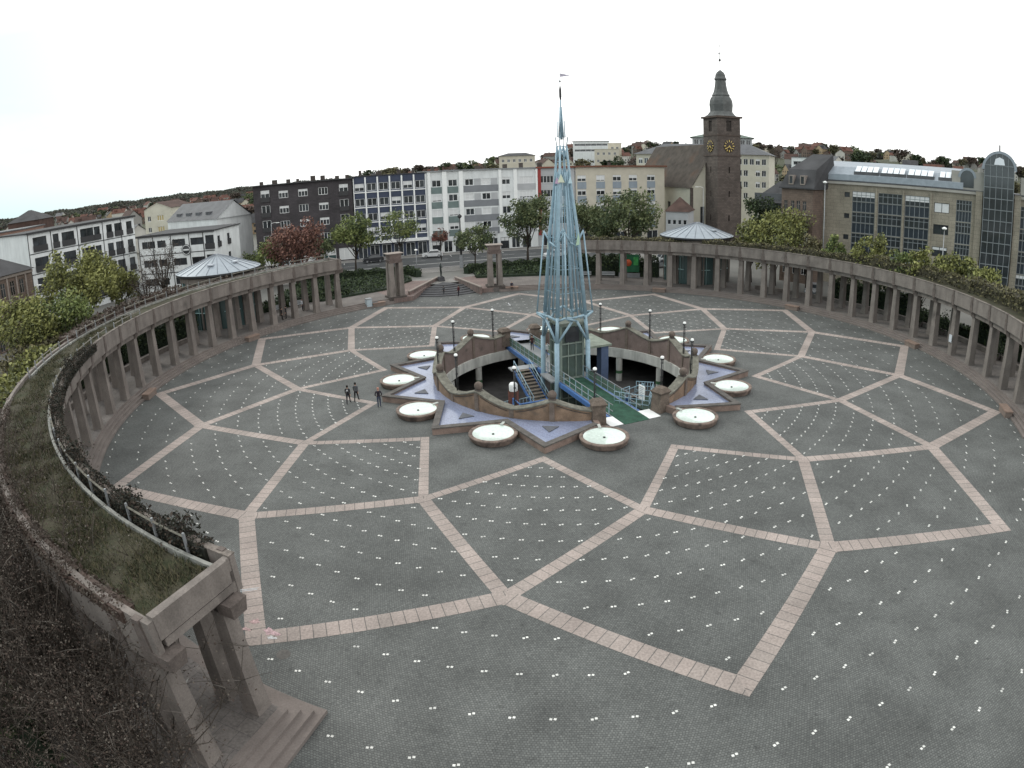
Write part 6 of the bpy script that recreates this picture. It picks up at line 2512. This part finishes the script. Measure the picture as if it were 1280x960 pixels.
# ------------------------------------------------------------------ people
def person(label, x, y, z, rz, top, trousers, hair, skin=(.42, .26, .19), h=1.74, pose='stand', name='person', cat='person', bronze=None, group=None, light_patch=None):
    s = h / 1.74
    J = {'pelvis': (0, 0, .94), 'waist': (0, .0, 1.08), 'chest': (0, 0, 1.30), 'neck': (0, 0, 1.47), 'head0': (0, .015, 1.57), 'head1': (0, .02, 1.66)}
    st = .14 if pose == 'walk' else .02
    for sd, sg in (('L', -1), ('R', 1)):
        f_ = st * sg
        J['hip' + sd] = (sg * .095, 0, .89)
        J['knee' + sd] = (sg * .10, f_ + .03, .49)
        J['ank' + sd] = (sg * .105, f_ * 2.0, .09)
        J['toe' + sd] = (sg * .125, f_ * 2.0 + .17, .035)
        J['sho' + sd] = (sg * .185, 0, 1.405)
        J['elb' + sd] = (sg * .235, -f_ * .8 - .02, 1.13)
        J['wri' + sd] = (sg * .245, -f_ * 1.4 + .05, .885)
        if pose == 'pockets':
            J['elb' + sd] = (sg * .29, -.08, 1.14)
            J['wri' + sd] = (sg * .17, .08, .97)
        if pose == 'sit':
            J['knee' + sd] = (sg * .12, .42, .93)
            J['ank' + sd] = (sg * .12, .45, .50)
            J['toe' + sd] = (sg * .13, .62, .46)
            J['wri' + sd] = (sg * .12, .3, .98)
            J['elb' + sd] = (sg * .24, .08, 1.13)
        if pose == 'lean' and sg > 0:
            J['wri' + sd] = (sg * .12, .25, 1.2)
    Ed = [('pelvis', 'waist'), ('waist', 'chest'), ('chest', 'neck'), ('neck', 'head0'), ('head0', 'head1')]
    Rr = {'pelvis': (.135, .10), 'waist': (.125, .095), 'chest': (.15, .105), 'neck': (.052, .055), 'head0': (.078, .09), 'head1': (.072, .088)}
    for sd in 'LR':
        Ed += [('pelvis', 'hip' + sd), ('hip' + sd, 'knee' + sd), ('knee' + sd, 'ank' + sd), ('ank' + sd, 'toe' + sd), ('chest', 'sho' + sd), ('sho' + sd, 'elb' + sd), ('elb' + sd, 'wri' + sd)]
        Rr.update({'hip' + sd: (.095, .095), 'knee' + sd: (.065, .065), 'ank' + sd: (.048, .05), 'toe' + sd: (.045, .032), 'sho' + sd: (.072, .075), 'elb' + sd: (.052, .052), 'wri' + sd: (.034, .03)})
        w0 = Vector(J['wri' + sd])
        d0 = (w0 - Vector(J['elb' + sd])).normalized()
        J['palm' + sd] = tuple(w0 + d0 * .07)
        Ed.append(('wri' + sd, 'palm' + sd))
        Rr['palm' + sd] = (.036, .02)
        for q in range(4):
            off = Vector((0, (q - 1.5) * .02, 0))
            L_ = (.07, .08, .075, .06)[q]
            a_, b_ = 'f%d%s' % (q, sd), 'g%d%s' % (q, sd)
            J[a_] = tuple(Vector(J['palm' + sd]) + off + d0 * L_ * .6)
            J[b_] = tuple(Vector(J['palm' + sd]) + off * 1.1 + d0 * L_ + Vector((-.015 if sd == 'R' else .015, 0, 0)))
            Ed += [('palm' + sd, a_), (a_, b_)]
            Rr[a_] = (.009, .009)
            Rr[b_] = (.007, .007)
        J['th' + sd] = tuple(w0 + d0 * .05 + Vector((0, .05, 0)))
        Ed.append(('wri' + sd, 'th' + sd))
        Rr['th' + sd] = (.01, .01)
    keys = list(J)
    me = bpy.data.meshes.new('tmp')
    me.from_pydata([J[k] for k in keys], [(keys.index(a), keys.index(b)) for a, b in Ed], [])
    o = bpy.data.objects.new('tmp', me)
    COL.objects.link(o)
    md = o.modifiers.new('s', 'SKIN')
    for i, k in enumerate(keys):
        me.skin_vertices[0].data[i].radius = Rr[k]
        me.skin_vertices[0].data[i].use_root = (k == 'pelvis')
    sb = o.modifiers.new('d', 'SUBSURF')
    sb.levels = sb.render_levels = 1
    dg = bpy.context.evaluated_depsgraph_get()
    me2 = bpy.data.meshes.new_from_object(o.evaluated_get(dg))
    bpy.data.objects.remove(o)
    me2.name = name
    mats = [mat('cloth_%d_%d_%d' % tuple(int(c * 999) for c in top), top, .9, .1, 5), mat('cloth_%d_%d_%d' % tuple(int(c * 999) for c in trousers), trousers, .9, .1, 5),
            mat('skin_%d' % int(skin[0] * 999), skin, .6, .05, 5), mat('shoe_dark', (.03, .028, .027), .7, .1, 5)]
    if bronze:
        mats = [bronze] * 4
    me2.materials.clear()
    for q in mats:
        me2.materials.append(q)
    for p in me2.polygons:
        c = p.center
        arm = abs(c.x) > .15 and c.z > .8
        if c.z > 1.475:
            mi = 2
        elif pose == 'sit' and c.z < .56 or (pose != 'sit' and c.z < .085):
            mi = 3
        elif any((Vector(J['palm' + sd]) - c).length < .12 for sd in 'LR'):
            mi = 2
        elif c.z < .95 or (pose == 'sit' and c.y > .12 and c.z < 1.0):
            mi = 1
        else:
            mi = 0
        p.material_index = mi
        p.use_smooth = True
    b = link(name, me2, None, (x, y, z), R(rz))
    b.scale = (s, s, s)
    if not bronze:
        m = MB()
        m.lathe([(.001, 1.775), (.05, 1.765), (.085, 1.73), (.10, 1.68), (.102, 1.63), (.088, 1.58)], 12, (0, -.012), a0=160, a1=380)
        m.lathe([(.001, 1.775), (.05, 1.765), (.085, 1.735), (.098, 1.70)], 12, (0, -.005), a0=20, a1=160)
        m.build('hair', mat('hair_%d' % int(hair[0] * 999), hair, .8, .1, 8), b)
        for sg in (-1, 1):
            MB().ball((sg * .032, .103, 1.655), .011, 0, 6).build('eye', dark_metal, b)
            MB().ball((sg * .088, .01, 1.635), .024, 0, 6).build('ear', mats[2], b)
        MB().box(-.022, .022, .098, .106, 1.585, 1.592).build('mouth', redstripe, b)
        MB().mesh([(-.014, .10, 1.61), (.014, .10, 1.61), (0, .10, 1.66), (0, .128, 1.615)], [(0, 1, 3), (1, 2, 3), (2, 0, 3)]).build('nose', mats[2], b)
        if light_patch:
            MB().box(-.09, .09, -.128, -.112, 1.22, 1.38).build('jacket_print', mat('print_pale', (.45, .45, .46), .8, .3, 9), b)
    if bronze:
        return b
    tag(b, label, cat, group)
    return b


BLK = (.016, .016, .018)
person('person in black with pale print on the back, walking beside one in grey', -19.05, -8.14, 0, 8, BLK, (.014, .014, .02), (.01, .009, .008), pose='walk', h=1.70, light_patch=True)
person('person in grey jacket and black trousers, walking right of one in black', -18.5, -7.5, 0, 2, (.085, .088, .095), BLK, (.01, .009, .008), pose='walk', h=1.76)
person('bald person in dark jacket and blue jeans with hands in front by the star fountain', -15.97, -8.86, 0, 20, (.022, .018, .026), (.045, .055, .085), (.36, .18, .14), pose='pockets', h=1.80)
person('person in dark red jacket standing before the fan of dark steps', -16.7, 39.3, 0, 60, (.07, .016, .018), (.03, .03, .035), (.02, .015, .01), h=1.72)
person('small person in dark clothes standing left on the dark steps', -19.3, 40.4, .117, 30, (.05, .055, .06), BLK, (.02, .015, .01), h=1.35)
px_, py_ = ep(42.6, 101.2)
person('person in dark clothes with pale cap sitting on the block seat by the gate pillar', px_, py_ - .15, -.18, 190, (.02, .02, .035), BLK, (.35, .34, .32), pose='sit', h=1.74)
person('person in black standing in shade behind the left columns', -39.0, 21.5, .7, -60, BLK, BLK, (.012, .01, .01), h=1.74)
person('dark clothed taller person beside another one under the left colonnade', -38.7, 22.3, .7, 110, (.02, .02, .026), BLK, (.012, .01, .01), h=1.80)
person('small figure with white top beside a column of the left colonnade', -38.0, 24.6, .7, -100, (.5, .5, .5), BLK, (.12, .07, .04), h=1.3)
person('person in white shirt and dark trousers under the left colonnade', -38.24, 27.2, .7, -90, (.52, .54, .57), (.03, .03, .04), (.03, .02, .015), h=1.80)
person('person in dark red top at the far left railing of the court walkway', -3.6, 8.3, .03, 170, (.05, .018, .02), BLK, (.015, .01, .01), h=1.72, pose='lean')
person('person in white standing on the walkway left of the lift', -2.0, 5.6, .03, 150, (.55, .56, .56), (.10, .10, .12), (.05, .03, .02), h=1.66)
bz = mat('bronze', (.035, .045, .042), .5, .25, 3, metal=.5)
st_ = person('', 0, 0, .75, 0, BLK, BLK, BLK, pose='lean', h=2.55, bronze=bz, name='bronze_figure')
st_.parent = bpy.data.objects['statue']


def bird(label, x, y, z, rz, c1):
    m = MB()
    m.lathe([(.01, -.17), (.05, -.10), (.075, 0), (.06, .08), (.03, .13), (.035, .17), (.028, .20), (.005, .23)], 10)
    o = m.build('pigeon', mat('pigeon_%d' % int(c1 * 100), (c1, c1, c1 * 1.02), .8, .3, 20))
    o.rotation_euler = (R(-62), 0, R(rz))
    o.location = (x, y, z + .16)
    tag(o, label, 'pigeon')
    l = MB()
    for s in (-.025, .025):
        l.tube([(s, 0, 0), (s, .14, -.08)], .006, 4)
    l.build('legs', redstripe, o)
    MB().box(-.035, .035, -.01, .01, -.30, -.13).build('tail', dark_metal, o)
    return o


bird('white and grey pigeon on the cobbles before the right gate pillar', -8.15, 32.1, 0, 30, .55)
bird('pale gull on the cobbles just right of the white and grey pigeon', -7.9, 31.2, 0, 80, .7)
